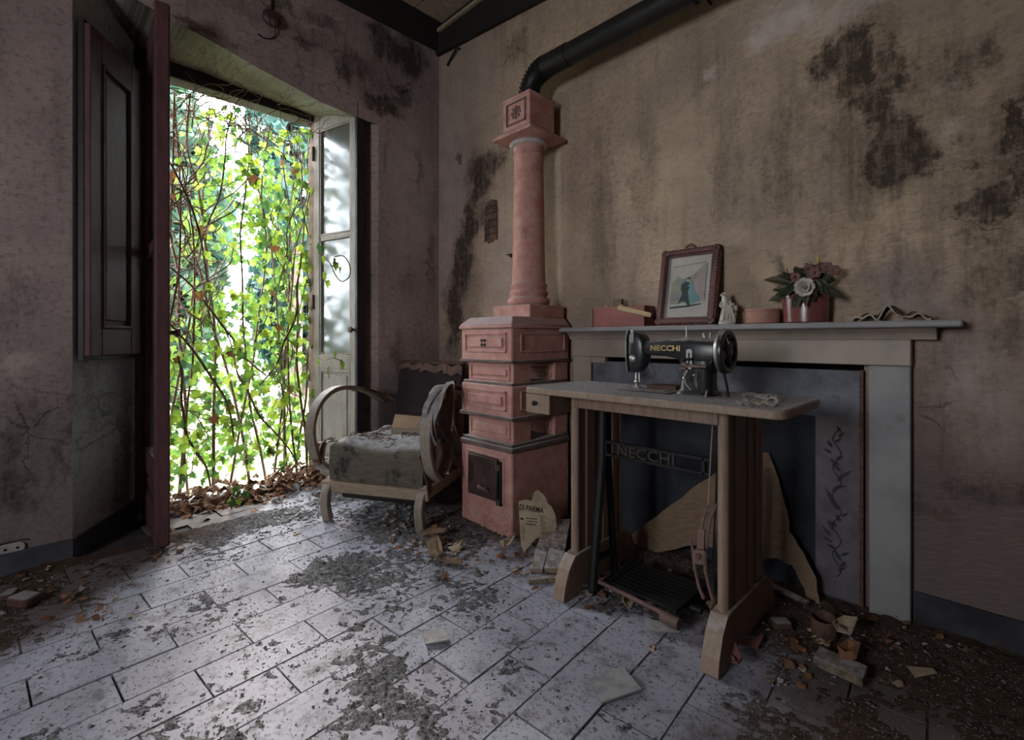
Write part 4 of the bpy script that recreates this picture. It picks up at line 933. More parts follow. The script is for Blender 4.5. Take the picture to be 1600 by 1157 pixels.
rags('torn_strip', [(.36,.26,.66),(.37,.24,.55),(.36,.22,.40),(.38,.22,.28)], 3, .06, M['leather'], 4)
rags('torn_strip', [(.355,.02,.735),(.36,-.06,.66),(.35,-.085,.56),(.36,-.07,.47)], 3, .05, M['leather_grey'], 12)
rags('torn_strip', [(.345,.32,.71),(.355,.22,.745),(.37,.10,.72),(.375,.06,.62)], 3, .05, M['leather'], 13)
rags('torn_strip', [(.34,-.02,.56),(.345,.06,.50),(.35,.10,.38),(.345,.04,.28)], 4, .045, M['leather'], 14)
rags('torn_strip', [(.33,.10,.66),(.335,.12,.54),(.33,.05,.44)], 2, .06, M['dark_cloth'], 15)
rags('torn_strip', [(-.285,.02,.43),(-.305,-.03,.42),(-.315,-.055,.36),(-.30,-.045,.31)], 4, .03, M['leather'], 6)
rags('torn_strip', [(-.29,.02,.34),(-.33,-.03,.33),(-.37,-.06,.335)], 2, .03, M['leather'], 8)
rags('torn_strip', [(-.34,.30,.70),(-.33,.42,.665),(-.32,.56,.63),(-.25,.60,.60)], 3, .035, M['leather'], 9)
MB().band(smooth([(.28,-.02,.40),(.315,-.035,.33),(.325,-.02,.26),(.33,-.015,.20)]), .05, .006, (0,1,.3)).build('torn_strip', M['leather'], ac)
MB().box((-.26,.05,.10),(.26,.50,.16)).build('webbing_base', M['dark_cloth'], ac, bevel=.02)
# book on the seat
bkb = empty('old_book', (0,0,0), 0, 'small beige closed book lying tilted on the mouldy armchair seat', 'book')
bp = ac.matrix_basis @ Vector((.035,.32,.462)); bkb.location = bp; bkb.rotation_euler = (math.radians(24), math.radians(6), math.radians(52))
MB().box((-.097,-.068,.005),(.095,.068,.040)).build('pages', M['pages'], bkb, bevel=.002)
MB().box((-.100,-.071,.040),(.100,.071,.045)).box((-.100,-.071,0),(.100,.071,.005)).box((-.102,-.071,0),(-.097,.071,.045)).build('cover', M['book'], bkb, bevel=.0015)

# ------------------------------------------------------------------ things on the mantel shelf
SZ = 1.062
bx = empty('terracotta_box', (-1.325,2.118,SZ), 0, 'long open terracotta-red wooden box on the mantel shelf next to the stove', 'box')
b = MB().box((-.153,-.046,0),(.153,-.038,.100)).box((-.153,.038,0),(.153,.046,.100)).box((-.153,-.046,0),(-.145,.046,.100)).box((.145,-.046,0),(.153,.046,.100)).box((-.15,-.04,0),(.15,.04,.008))
b.build('body', M['box_pink'], bx, bevel=.002)
MB().box((-.15,-.043,.055),(.15,.043,.09)).build('contents', M['rail_brown'], bx, bevel=.004)
o = MB().prism(rounded(-.095,-.011,.095,.011,.010), .006, T(-1.228,2.068,SZ+.072) @ RY(14) @ RX(78)).build('wooden_strip', M['stick'], org=(-1.228,2.068,SZ), bevel=.001)
tag(o, 'pale wooden strip leaning on the front of the terracotta box', 'stick')
o = MB().box((-1.378,2.105,SZ+.09),(-1.325,2.130,SZ+.142)).build('small_card', M['card'], org=(-1.35,2.12,SZ+.09), bevel=.003); tag(o, 'small upright tan card standing inside the terracotta box', 'card')
for k, x in enumerate((-1.405, -1.315)):  # two round wooden knobs showing above the box
    o = MB().lathe([(.002,0),(.011,.004),(.014,.012),(.011,.020),(.003,.024)], 14, T(x,2.095,SZ+.088)).build('wooden_knob', M['stick'], org=(x,2.095,SZ+.088))
    tag(o, ('round pale wooden knob in the terracotta box, beside the stove end', 'round pale wooden knob in the terracotta box, below the picture frame side')[k], 'ball')
# framed print leaning on the wall
pf = empty('picture_frame', (-.983,2.078,SZ), 0, 'carved red-brown picture frame with an old religious print on the mantel', 'picture')
pf.rotation_euler = (math.radians(-11.5), 0, 0)
fw_, fh_ = .280, .365; fr = MB()
for a0, c0, a1, c1 in ((-fw_/2,0,-fw_/2+.036,fh_),(fw_/2-.036,0,fw_/2,fh_),(-fw_/2,0,fw_/2,.036),(-fw_/2,fh_-.036,fw_/2,fh_)):
    fr.box((a0,-.003,c0),(a1,.016,c1)); 
    dx, dz = .008, .008
    fr.box((a0+(dx if a1-a0 < .05 else 0), -.012, c0+(dz if c1-c0 < .05 else 0)), (a1-(dx if a1-a0 < .05 else 0), .0, c1-(dz if c1-c0 < .05 else 0)))
fr.build('frame', M['frame_gilt'], pf, bevel=.004)
cv = MB()
for k in range(26):
    z = .012+.34*k/25
    for s in (-1, 1): cv.ball((s*(fw_/2-.010),-.008,z),(.007,.006,.006),7,5); cv.ball((s*(fw_/2-.030),-.008,z),(.004,.004,.005),6,4)
for k in range(20):
    x = -.125+.25*k/19
    for z in (.010, fh_-.010): cv.ball((x,-.008,z),(.006,.006,.007),7,5)
for k in range(7): cv.ball((-.02+.04*k/6,-.006,fh_+.004+.010*math.sin(k/6*math.pi)),(.006,.006,.007),7,5)
o = cv.build('carving', M['frame_gilt'], pf); o['kind'] = 'stuff'
MB().box((-.108,.004,.034),(.108,.010,fh_-.034)).build('mount', M['mount'], pf)
pr = MB().box((-.090,.0025,.040),(.100,.006,fh_-.042)).build('print', M['print'], pf)
def flat(name, mat, pts, lay):
    MB().add([(x,.0022-.0003*lay,z) for x, z in pts], [tuple(range(len(pts)))]).build(name, mat, pr)
flat('valley', M['p_hill'], [(-.078,.20),(-.05,.235),(-.02,.215),(.02,.235),(.078,.285),(.078,.11),(-.078,.10)], 1)
flat('sky_band', M['mount'], [(-.078,.283),(.078,.293),(.078,.288),(-.078,.278)], 1)
flat('side_band', M['mount'], [(.080,.11),(.087,.11),(.087,.285),(.080,.285)], 2)
flat('hillside', M['p_rose'], [(.078,.262),(.05,.23),(.02,.20),(.04,.13),(.078,.11)], 2)
flat('water', M['mount'], [(-.078,.15),(-.02,.155),(-.02,.12),(-.078,.115)], 2)
flat('terrace', M['p_dark'], [(-.078,.088),(.02,.094),(.07,.100),(.07,.094),(.01,.084),(-.078,.080)], 3)
flat('pale_figure', M['p_teal'], [(.022,.215),(.030,.195),(.034,.170),(.046,.145),(.060,.130),(.062,.112),(.030,.098),(.002,.105),(-.004,.14),(.008,.18)], 4)
flat('dark_figure', M['p_dark'], [(-.030,.192),(-.012,.206),(.008,.200),(.012,.18),(.004,.16),(.008,.14),(.014,.115),(.020,.092),(.010,.088),(-.004,.110),(-.020,.112),(-.040,.100),(-.030,.125),(-.022,.15),(-.030,.17)], 5)
flat('wing', M['p_teal'], [(-.032,.20),(-.018,.222),(.004,.225),(-.006,.208),(-.020,.198)], 5)
flat('face', M['p_skin'], [(-.008,.212),(-.002,.220),(.006,.220),(.010,.212),(.006,.204),(-.002,.203)], 6)
flat('hair', M['p_dark'], [(-.006,.218),(.002,.227),(.012,.222),(.012,.210),(.007,.216)], 7)
flat('arm', M['p_teal'], [(.002,.185),(.022,.208),(.028,.205),(.012,.176)], 7)
# porcelain figurine group
fg = empty('porcelain_figurine', (-.797,2.092,SZ), math.radians(30), 'white porcelain figurine of a draped child on the mantel beside the picture', 'figurine')
MB().lathe([(.030,0),(.033,.004),(.031,.012),(.024,.018)], 16, sx=1.05, sy=.75).build('base', M['porcelain'], fg)
def skin_fig(mb_pts, edges, radii, name, mat, parent, sub=2):
    me = bpy.data.meshes.new(name); me.from_pydata(mb_pts, edges, []); me.materials.append(mat)
    o = bpy.data.objects.new(name, me); COL.objects.link(o); o.parent = parent
    bm = bmesh.new(); bm.from_mesh(me); ly = bm.verts.layers.skin.verify(); bm.verts.ensure_lookup_table()
    for i, r in enumerate(radii): bm.verts[i][ly].radius = (r, r); bm.verts[i][ly].use_root = (i == 0)
    bm.to_mesh(me); bm.free()
    m = o.modifiers.new('skin', 'SKIN'); m.use_smooth_shade = True
    m2 = o.modifiers.new('sub', 'SUBSURF'); m2.levels = sub; m2.render_levels = sub
    return o
skin_fig([(-.006,0,.066),(-.007,0,.086),(-.008,0,.098),(-.010,-.003,.112),(-.011,-.004,.128),
          (.010,-.004,.092),(.016,-.014,.080),(.008,-.020,.072),(-.024,-.002,.092),(-.030,-.010,.078),(-.020,-.018,.070),
          (.003,-.002,.045),(.005,-.004,.016),(-.014,-.002,.045),(-.014,-.006,.016)],
         [(0,1),(1,2),(2,3),(3,4),(2,5),(5,6),(6,7),(2,8),(8,9),(9,10),(0,11),(11,12),(0,13),(13,14)],
         [.012,.0135,.008,.012,.010,.006,.005,.0042,.006,.005,.0042,.009,.006,.009,.006], 'child_body', M['porcelain'], fg)
MB().ball((-.0105,-.0155,.1185),(.0018,.002,.0022),6,4).ball((-.015,-.0145,.122),(.0012,.001,.001),6,4).ball((-.006,-.0145,.122),(.0012,.001,.001),6,4).build('face_detail', M['mount'], fg)
hb = MB(); rr = random.Random(4)
for k in range(26):
    a = rr.uniform(0,6.3); e = rr.uniform(.1,1.5); hb.ball((-.0105+.0125*math.cos(a)*math.cos(e), .001+.0115*abs(math.sin(a))*math.cos(e), .121+.013*math.sin(e)), .0042, 6, 4)
hb.build('curls', M['porcelain'], fg)
dp = MB(); rr = random.Random(9)
for k in range(14):
    x = -.026+.05*k/13; dp.tube(smooth([(x*.55,-.012,.082),(x*.8,-.016+.004*math.sin(k*2),.055),(x,-.016+.006*math.cos(k*1.7),.030),(x*1.15,-.012,.010)],3), [.0045]*10, 6)
dp.build('drapery', M['porcelain'], fg)
tr = MB().tube(smooth([(.022,.004,.010),(.025,.003,.05),(.022,.004,.088)],4), .009, 8)
rr = random.Random(8)
for k in range(26): tr.ball((.024+rr.uniform(-.014,.010), rr.uniform(-.014,.010), rr.uniform(.014,.092)), (.006,.005,.007), 6, 4)
tr.build('flowered_stump', M['porcelain'], fg)
# pots
o = empty('clay_pot', (-.665,2.118,SZ), 0, 'low round matt terracotta pot between figurine and flower pot', 'pot')
MB().lathe([(.052,0),(.058,.004),(.060,.050),(.062,.052),(.062,.060),(.056,.060),(.054,.010),(.0,.008)], 36, sx=1.12, sy=.86, cap=False).build('body', M['pot_clay'], o)
MB().lathe([(.0,.046),(.055,.046)], 24, sx=1.12, sy=.86, cap=False).build('soil', M['soot'], o)
fp = empty('flower_pot', (-.512,2.119,SZ), 0, 'glossy oxblood pot holding a dusty bouquet of artificial flowers', 'flower pot')
MB().lathe([(.060,0),(.066,.004),(.070,.094),(.073,.097),(.073,.110),(.066,.110),(.062,.09),(.0,.088)], 40, sx=1.15, sy=.83, cap=False).build('pot', M['pot_red'], fp)
rr = random.Random(21)
for k in range(58):
    a = rr.uniform(0, 2*math.pi); e = rr.uniform(-.15, 1.3); ln = rr.uniform(.06,.105); wd = ln*rr.uniform(.26,.44)
    b0 = Vector((rr.uniform(-.045,.045), rr.uniform(-.03,.012), .105+rr.uniform(0,.07)))
    dr_ = Vector((math.cos(a)*math.cos(e), -abs(math.sin(a)*math.cos(e))*.75 if k % 3 else .15*math.sin(a), math.sin(e)))
    sd = dr_.cross(Vector((rr.uniform(-.3,.3),-1,.4))).normalized(); nn = sd.cross(dr_).normalized()
    vs = []
    for t, w in ((0,.12),(.25,.8),(.5,1),(.75,.75),(1,.05)):
        c = b0+dr_*(ln*t)+Vector((0,0,-.022*t*t))
        vs += [c-sd*wd*w*.5+nn*.005*w, c, c+sd*wd*w*.5+nn*.005*w]
    fs = [(i*3+j, i*3+j+1, i*3+j+4, i*3+j+3) for i in range(4) for j in range(2)]
    MB().add(vs, fs).build('leaf', M['leaf_dark'] if k % 5 else M['petal_rose'], fp, solid=.0008)
for k in range(16):
    a = math.pi*(1.05+.9*k/15); ln = rr.uniform(.05,.075); wd = ln*.42; b0 = Vector((.05*math.cos(a)+.02, -.045, .125+rr.uniform(-.01,.03)))
    dr_ = Vector((math.cos(a)*.9+.15, -.35, rr.uniform(-.45,.35))).normalized(); sd = dr_.cross(Vector((0,-1,.5))).normalized(); nn = sd.cross(dr_).normalized()
    vs = []
    for t, w in ((0,.12),(.25,.8),(.5,1),(.75,.75),(1,.05)):
        c = b0+dr_*(ln*t)+Vector((0,0,-.03*t*t)); vs += [c-sd*wd*w*.5+nn*.005*w, c, c+sd*wd*w*.5+nn*.005*w]
    MB().add(vs, [(i*3+j, i*3+j+1, i*3+j+4, i*3+j+3) for i in range(4) for j in range(2)]).build('leaf', M['leaf_dark'], fp, solid=.0008)
fc = Vector((.022,-.085,.130))
for ring, (n, ln, e) in enumerate(((7,.036,.25),(6,.028,.75),(4,.018,1.2))):
    for k in range(n):
        a = 2*math.pi*k/n+ring*.5; dr_ = Vector((math.cos(a)*math.cos(e), -math.sin(e), math.sin(a)*math.cos(e))); sd = dr_.cross(Vector((0,-1,0))).normalized()
        if sd.length < .1: sd = Vector((1,0,0))
        vs = []
        for t, w in ((0,.35),(.4,1.0),(.75,1.0),(1,.45)):
            c = fc+dr_*(ln*t)+Vector((0,-.008*t*t,0)); vs += [c-sd*ln*.45*w+Vector((0,-.004,0)), c, c+sd*ln*.45*w+Vector((0,-.004,0))]
        MB().add(vs, [(i*3+j,i*3+j+1,i*3+j+4,i*3+j+3) for i in range(3) for j in range(2)]).build('white_petal', M['petal'], fp, solid=.0008)
st_ = MB()
for (x, y, z) in ((-.06,-.02,.215),(.055,-.03,.235),(.085,-.01,.21),(.02,-.02,.225),(.10,-.02,.19)):
    st_.tube(smooth([(x*.3,-.01,.10),(x*.7,y,.16),(x,y,z)],4), .0022, 5)
st_.build('stems', M['stem'], fp)
for k, (x, y, z, mt_) in enumerate(((.05,-.030,.238,'petal_yellow'),(.02,-.03,.205,'petal_rose'),(-.02,-.045,.175,'petal_rose'),(.078,-.02,.205,'petal_rose'),(.045,-.04,.185,'petal_rose'),(.10,-.02,.192,'petal_rose'))):
    b = MB()
    if k == 0: b.ball((x,y,z),(.005,.005,.014),8,6)
    else:
        for q in range(6):
            a = q*1.05; b.ball((x+.012*math.cos(a), y-.006, z+.012*math.sin(a)), (.010,.005,.008), 7, 5)
    b.build('bud', M[mt_], fp)
# curled bark at the shelf end
cb2 = MB(); c2 = MB(); vs = []
NXC, NYC = 44, 6; crv = ony(1397,500,2.115)
for i in range(NXC+1):
    u = i/NXC
    for j in range(NYC+1):
        v = j/NYC; x = crv.x-.115+.215*u; y = 2.080+.062*v
        z = SZ+.004+.016*abs(math.sin(u*9.5))*(.4+.9*math.sin(u*math.pi))+.022*math.exp(-((u-.48)/.10)**2)*(1-v*.4)+.012*math.sin(v*3.1)*math.sin(u*math.pi)+.006*math.sin(u*31+v*6)
        vs.append((x, y, max(z, SZ+.002)))
fs = [(i*(NYC+1)+j,(i+1)*(NYC+1)+j,(i+1)*(NYC+1)+j+1,i*(NYC+1)+j+1) for i in range(NXC) for j in range(NYC)]
cbt = empty('curled_bark', (crv.x,2.11,SZ), 0, 'dark curled dried bark lying at the end of the mantel shelf', 'bark'); O = Vector(cbt.location)
MB().add([Vector(v)-O for v in vs], fs).build('sheet', M['bark'], cbt, solid=.0025)
MB().tube([Vector(vs[i*(NYC+1)])-O+Vector((0,-.001,.001)) for i in range(NXC+1)], .0028, 5).build('pale_rim', M['bark_pale'], cbt)
o = MB().tube([(-.19,2.10,SZ+.004),(-.16,2.095,SZ+.008),(-.13,2.09,SZ+.005)],.003,5).tube([(-.16,2.095,SZ+.008),(-.15,2.085,SZ+.014)],.002,5).ball((-.128,2.09,SZ+.007),.006,7,5).build('dry_twig', M['stem'], org=(-.16,2.095,SZ))
tag(o, 'little dry twig beyond the curled bark on the mantel', 'twig')
# ------------------------------------------------------------------ fittings on the walls
p = onx(18,857,WX)
sk = empty('wall_socket', (WX,p.y,p.z), 0, 'old cream electric socket just above the slate baseboard', 'socket')
MB().prism(rounded(-.042,-.022,.042,.022,.020), .010, Matrix(((0,0,1,0),(1,0,0,0),(0,1,0,0),(0,0,0,1)))).build('plate', M['socket'], sk, bevel=.003)
for s in (-.018, .018): MB().lathe([(.0055,0),(.0055,.0015)], 10, T(.0098,s,0) @ RY(90)).build('pin_hole', M['soot'], sk)
MB().tube([(.004,-.045,.026),(.006,-.01,.031),(.006,.03,.030),(.004,.05,.024)],.003,5).build('cable', M['rust'], sk)
p = onx(424,29,WX)
jb = empty('junction_box', (WX,p.y,p.z), 0, 'round dark bakelite junction box with wires above the doorway', 'junction box')
MB().lathe([(.050,0),(.050,.012),(.040,.026),(.036,.030),(.0,.034)], 22, RY(90)).build('box', M['cast_iron'], jb)
MB().ball((.034,.004,-.032),(.022,.026,.030),12,8).build('bulb_holder', M['cast_iron'], jb)
MB().tube([(.006,0,.045),(.006,.002,.25),(.006,0,.48)],.005,6).build('wire', M['black_iron'], jb)
MB().tube(smooth([(.02,.01,-.05),(.01,.02,-.09),(.008,-.01,-.125),(.008,-.05,-.135),(.008,-.075,-.125)],4),.0035,6).build('loose_wire', M['black_iron'], jb)
p0 = ony(768,312,WY); p1 = ony(768,380,WY)
vp = empty('rusty_vent_plate', (p0.x,WY,(p0.z+p1.z)/2), 0, 'rusty perforated iron plate fixed to wall left of the stove column'.replace(' left of',' beside'), 'plate')
hh = (p0.z-p1.z)/2
MB().prism([(-.062,-hh*.92),(-.035,-hh*.85),(-.03,-hh),(.02,-hh*.95),(.03,-hh*.86),(.062,-hh*.9),(.060,hh*.55),(.052,hh*.9),(.01,hh),(-.03,hh*.85),(-.064,hh*.5)], .010, RX(90)).build('plate', M['rust'], vp, bevel=.002)
g = MB()
for k in range(4):
    for j in range(5): g.lathe([(.007,0),(.007,.002)], 8, T(-.042+.028*k,-.0105,-hh*.6+hh*.32*j) @ RX(90))
g.build('hole', M['soot'], vp); 
MB().tube([(-.055,-.012,hh*.5),(0,-.016,hh*.62),(.055,-.012,hh*.55)],.006,6).build('rim', M['rust'], vp)
a = ony(714,74,WY-.03); b = ony(699,102,WY-.01)
o = MB().tube([Vector((a.x,WY-.001,a.z)), a, b, Vector((b.x,WY-.001,b.z))], .008, 6).build('iron_hook', M['black_iron'], org=(a.x,WY,a.z)); tag(o, 'black iron hook under the sagging cornice in the room corner', 'hook')

# ------------------------------------------------------------------ doorway: climbing vine
vn = empty('climbing_vine', (-3.55,.95,0), 0, 'tangled green climbing vine filling the open doorway', 'vine')
O = Vector(vn.location); rr = random.Random(33)
def vline(y0, z0, y1, z1, n, wob, x=-3.55, xw=.05):
    pts = []; a = rr.uniform(0,6)
    for k in range(n+1):
        t = k/n; pts.append(Vector((x+xw*math.sin(a+t*4)+rr.uniform(-.012,.012), y0+(y1-y0)*t+wob*math.sin(a*2+t*rr.uniform(4,6))+rr.uniform(-.02,.02)*wob*8, z0+(z1-z0)*t+rr.uniform(-.02,.02))))
    return smooth(pts, 3)
stems = [(.62,.66,.011),(.60,.78,.009),(.86,.70,.011),(1.02,.55,.010),(.95,1.2,.008),(1.13,.95,.009),(1.22,1.32,.008),(1.33,1.05,.009),(1.38,1.42,.009),(.50,.52,.010),(.56,.60,.009),(1.41,1.38,.008),(.74,.62,.008),(1.28,1.40,.007),(.47,.7,.008),(1.36,1.30,.007)]
for ya, yb, r in stems:
    pts = vline(ya, .0, yb, 2.5, 9, .05); n = len(pts)
    MB().tube([p-O for p in pts], [r*(1-.55*i/n) for i in range(n)], 6).build('stem', M['stem'], vn)
for ya, za, yb, zb, r in ((.50,1.30,.95,.35,.008),(.47,1.55,1.12,.75,.008),(.58,.9,.80,.05,.009),(1.30,.10,.86,1.05,.007),(1.40,1.62,1.12,.70,.008),(.52,2.3,.78,1.35,.007),(.95,2.45,.70,1.5,.006),(1.05,.95,1.38,2.1,.006)):
    pts = vline(ya, za, yb, zb, 7, .04, -3.47, .03); n = len(pts)
    MB().tube([p-O for p in pts], [r*(1-.4*abs(2*i/n-1)) for i in range(n)], 6).build('stem', M['stem'], vn)
tw_ = MB()
def twig(y0, z0, y1, z1, r, wob=.04, x=-3.53, xw=.07):
    tw_.tube([p-O for p in vline(y0, z0, y1, z1, 5, wob, x, xw)], r, 4)
for k in range(150): y = rr.uniform(.42,.80); z = rr.uniform(.1,2.1) if k < 60 else rr.uniform(1.0,2.3); twig(y, z, y+rr.uniform(-.25,.28), z+rr.uniform(-.1,.5), rr.uniform(.0018,.0045))
for k in range(40): y = rr.uniform(1.22,1.45); z = rr.uniform(.1,2.1); twig(y, z, y+rr.uniform(-.12,.12), z+rr.uniform(.2,.7), rr.uniform(.002,.004))
for k in range(60): y = rr.uniform(.45,1.45); z = rr.uniform(.1,2.2); twig(y, z, y+rr.uniform(-.35,.35), z+rr.uniform(-.1,.35), rr.uniform(.0015,.0032))
for k in range(60): y = rr.uniform(.45,1.45); twig(y, rr.uniform(2.15,2.5), y+rr.uniform(-.3,.3), rr.uniform(2.25,2.56), rr.uniform(.0015,.004), x=-3.48, xw=.09)
o = tw_.build('twigs', M['stem'], vn); o['kind'] = 'stuff'
hang = MB()
for y, z0, z1 in ((.93,2.62,2.30),(1.0,2.60,2.40),(.80,2.58,2.36),(1.25,2.55,2.3)):
    hang.tube([p-O for p in smooth([(-3.40,y,z0),(-3.32,y+.03,z0-.06),(-3.36,y-.03,(z0+z1)/2),(-3.42,y+.02,z1)],5)], .003, 5)
for k in range(46):
    y = rr.uniform(.50,1.42); q = [Vector((-3.50+rr.uniform(-.04,.04), y, rr.uniform(2.35,2.52)))]
    d = Vector((rr.uniform(-.1,.6), rr.uniform(-1,1), rr.uniform(-.2,.5)))
    for j in range(rr.randint(4,7)):
        d = (d+Vector((rr.uniform(-.5,.45), rr.uniform(-.7,.7), rr.uniform(-.6,.45)))).normalized(); nx_ = q[-1]+d*rr.uniform(.05,.10)
        lim = 2.60+(arch_z(min(max(nx_.y,.2),1.6))-2.62)*max(0,min(1,(nx_.x-FX)/.45))
        nx_.z = min(nx_.z, (2.53 if nx_.x < FX+.03 else lim)-.03); nx_.x = max(-3.6, min(-3.15, nx_.x)); nx_.y = max(.47, min(1.42, nx_.y)); q.append(nx_)
    hang.tube([p-O for p in smooth(q,4)], rr.uniform(.0016,.0035), 5)
o = hang.build('dry_tendrils', M['stem'], vn); o['kind'] = 'stuff'
# leaves: five-lobed ivy outline with a fold
LP = [(0,-.06),(.20,-.18),(.46,-.05),(.36,.16),(.52,.40),(.24,.44),(0,.86),(-.24,.44),(-.52,.40),(-.36,.16),(-.46,-.05),(-.20,-.18)]
def leaf_geo(fold): return [Vector((x, y, -abs(x)*fold-.12*y*y)) for x, y in LP]+[Vector((0,.15,.02))]
LF = [(i, (i+1) % 12, 12) for i in range(12)]
def leaf_mesh(name, mat, fold):
    me = bpy.data.meshes.new(name); me.from_pydata([tuple(v) for v in leaf_geo(fold)], [], LF); me.materials.append(mat)
    for p in me.polygons: p.use_smooth = True
    return me
lms = [leaf_mesh('leaf', M['leaf'], f) for f in (.1,.25,.4)]; lmr = leaf_mesh('leaf', M['leaf_rust'], .4)
def leaf_spot(front):
    while True:
        y = rr.uniform(.42,1.48); z = rr.uniform(.10,2.52); p = rr.random()
        if y < .72 and z > 1.15 and p > .16: continue
        if z > 2.25 and p > .45: continue
        # gaps where the bright sky shows through
        g = math.exp(-(((y-.90)/.13)**2+((z-1.50)/.20)**2))+math.exp(-(((y-.88)/.10)**2+((z-1.97)/.16)**2))+.8*math.exp(-(((y-1.05)/.16)**2+((z-1.42)/.12)**2))
        if p < g*.95: continue
        return Vector((rr.uniform(-3.50,-3.42) if front else rr.uniform(-3.95,-3.5), y, z))
def leaf_rot(): 
    return Matrix.Rotation(rr.uniform(-.9,.9)+(math.pi if rr.random() < .3 else 0), 4, 'Z') @ RY(90) @ RZ(90) @ Matrix.Rotation(rr.gauss(math.pi,.6), 4, 'Z') @ Matrix.Rotation(rr.uniform(-.7,.5), 4, 'X')
for k in range(292):
    q = leaf_spot(True); rust = (q.y < .75 and q.z > 1.1 and rr.random() < .6) or rr.random() < .05
    o = bpy.data.objects.new('leaf', lmr if rust else rr.choice(lms)); COL.objects.link(o); o.parent = vn
    o.matrix_local = T(*(q-O)) @ leaf_rot() @ Matrix.Scale(rr.uniform(.038,.074), 4)
fo = MB()
for k in range(1500):
    q = leaf_spot(False); Mx = T(*(q-O)) @ leaf_rot() @ Matrix.Scale(rr.uniform(.036,.072), 4)
    fo.add([Mx @ v for v in leaf_geo(rr.uniform(.1,.4))], LF)
me = bpy.data.meshes.new('foliage'); me.from_pydata([tuple(v) for v in fo.v], [], fo.f); me.materials.append(M['leaf'])
o = bpy.data.objects.new('foliage', me); COL.objects.link(o); o.parent = vn; o['kind'] = 'stuff'
# shoot trailing over the open leaf
ts = MB(); tp = [ond(500,372,3.20), ond(506,400,3.1), ond(516,412,3.0), ond(524,430,3.0), ond(534,440,3.0), ond(546,432,3.0), ond(546,414,3.0), ond(536,400,3.02), ond(522,402,3.05)]
ts.tube([p-O for p in smooth(tp,4)], .0035, 5); ts.tube([p-O for p in smooth([ond(498,556,3.2),ond(508,562,3.05),ond(522,560,2.98),ond(536,566,2.98)],4)], .003, 5)
ts.build('trailing_shoot', M['stem'], vn)
for px, py, s in ((500,385,.07),(507,382,.05),(503,402,.06),(506,428,.07),(510,440,.06),(521,405,.05),(524,412,.06),(530,420,.05),(495,560,.07),(511,578,.085),(522,553,.05),(535,567,.07),(505,545,.06)):
    o = bpy.data.objects.new('leaf', rr.choice(lms)); COL.objects.link(o); o.parent = vn
    o.matrix_local = T(*(ond(px,py,3.0)-O)) @ RZ(-40+rr.uniform(-30,30)) @ RX(90) @ Matrix.Rotation(math.pi+rr.uniform(-.7,.7),4,'Z') @ Matrix.Scale(s, 4)
# young shoot on the floor
sp0 = onz(362,796); vs_ = empty('vine_shoot', sp0, 0, 'young bright green vine shoot rooted inside the doorway floor', 'plant'); 
MB().tube(smooth([(0,0,0),(.01,.0,.06),(.0,.02,.12)],4), .003, 5).tube(smooth([(0,0,.05),(-.03,.02,.08),(-.05,.03,.09)],4), .002, 5).tube(smooth([(0,0,.04),(.03,.03,.07),(.05,.05,.075)],4), .002, 5).build('stem', M['stem'], vs_)
for x, y, z, s in ((0,.02,.125,.05),(-.05,.03,.09,.05),(.05,.05,.08,.05),(.02,.03,.10,.04),(-.03,0,.06,.045),(.03,-.01,.055,.05),(-.02,.03,.11,.04),(.045,.02,.04,.04),(-.05,.0,.04,.035)):
    o = bpy.data.objects.new('leaf', rr.choice(lms)); COL.objects.link(o); o.parent = vs_
    o.matrix_local = T(x,y,z) @ RZ(45+rr.uniform(-60,60)) @ RX(rr.uniform(35,80)) @ Matrix.Rotation(rr.uniform(0,6.3),4,'Z') @ Matrix.Scale(s, 4)
# garden beyond
MB().box((-40,-30,-.2),(-3.57,30,-.06)).build('ground', M['ground'], kind='structure')
def tree(x, y, h, cr, label, nl, sd, z0=.3, squash=1.1):
    r2 = random.Random(sd); t = empty('garden_tree', (x,y,-.06), 0, label, 'tree', 'trees beyond the doorway')
    MB().tube([(0,0,0),(.05,.03,h*.3),(0,.06,h*.6),(.04,0,h*.85)], [.12,.10,.07,.03], 8).build('trunk', M['trunk'], t)
    b = MB()
    for k in range(nl):
        v = Vector((r2.gauss(0,1), r2.gauss(0,1), r2.gauss(0,1))).normalized()*(r2.random()**.4)
        c = Vector((v.x*cr, v.y*cr, z0+(h-z0)*.5+v.z*(h-z0)*.5*squash))
        if c.z < .02: continue
        s = r2.uniform(.13,.26); Mx = T(*c) @ Matrix.Rotation(r2.uniform(0,6.3),4,'Z') @ Matrix.Rotation(r2.uniform(.3,2.2),4,'X') @ Matrix.Scale(s,4)
        b.add([Mx @ v for v in leaf_geo(.2)], LF)
    me = bpy.data.meshes.new('crown'); me.from_pydata([tuple(v) for v in b.v], [], b.f); me.materials.append(M['tree_leaf'])
    o = bpy.data.objects.new('crown', me); COL.objects.link(o); o.parent = t; o['kind'] = 'stuff'
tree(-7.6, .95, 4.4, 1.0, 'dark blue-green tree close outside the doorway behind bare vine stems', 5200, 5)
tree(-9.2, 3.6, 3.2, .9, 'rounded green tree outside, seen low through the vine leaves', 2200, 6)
tree(-8.0, 3.0, 6.2, .7, 'tall thin-leaved tree outside, reaching to the lintel', 1300, 8, 2.6)

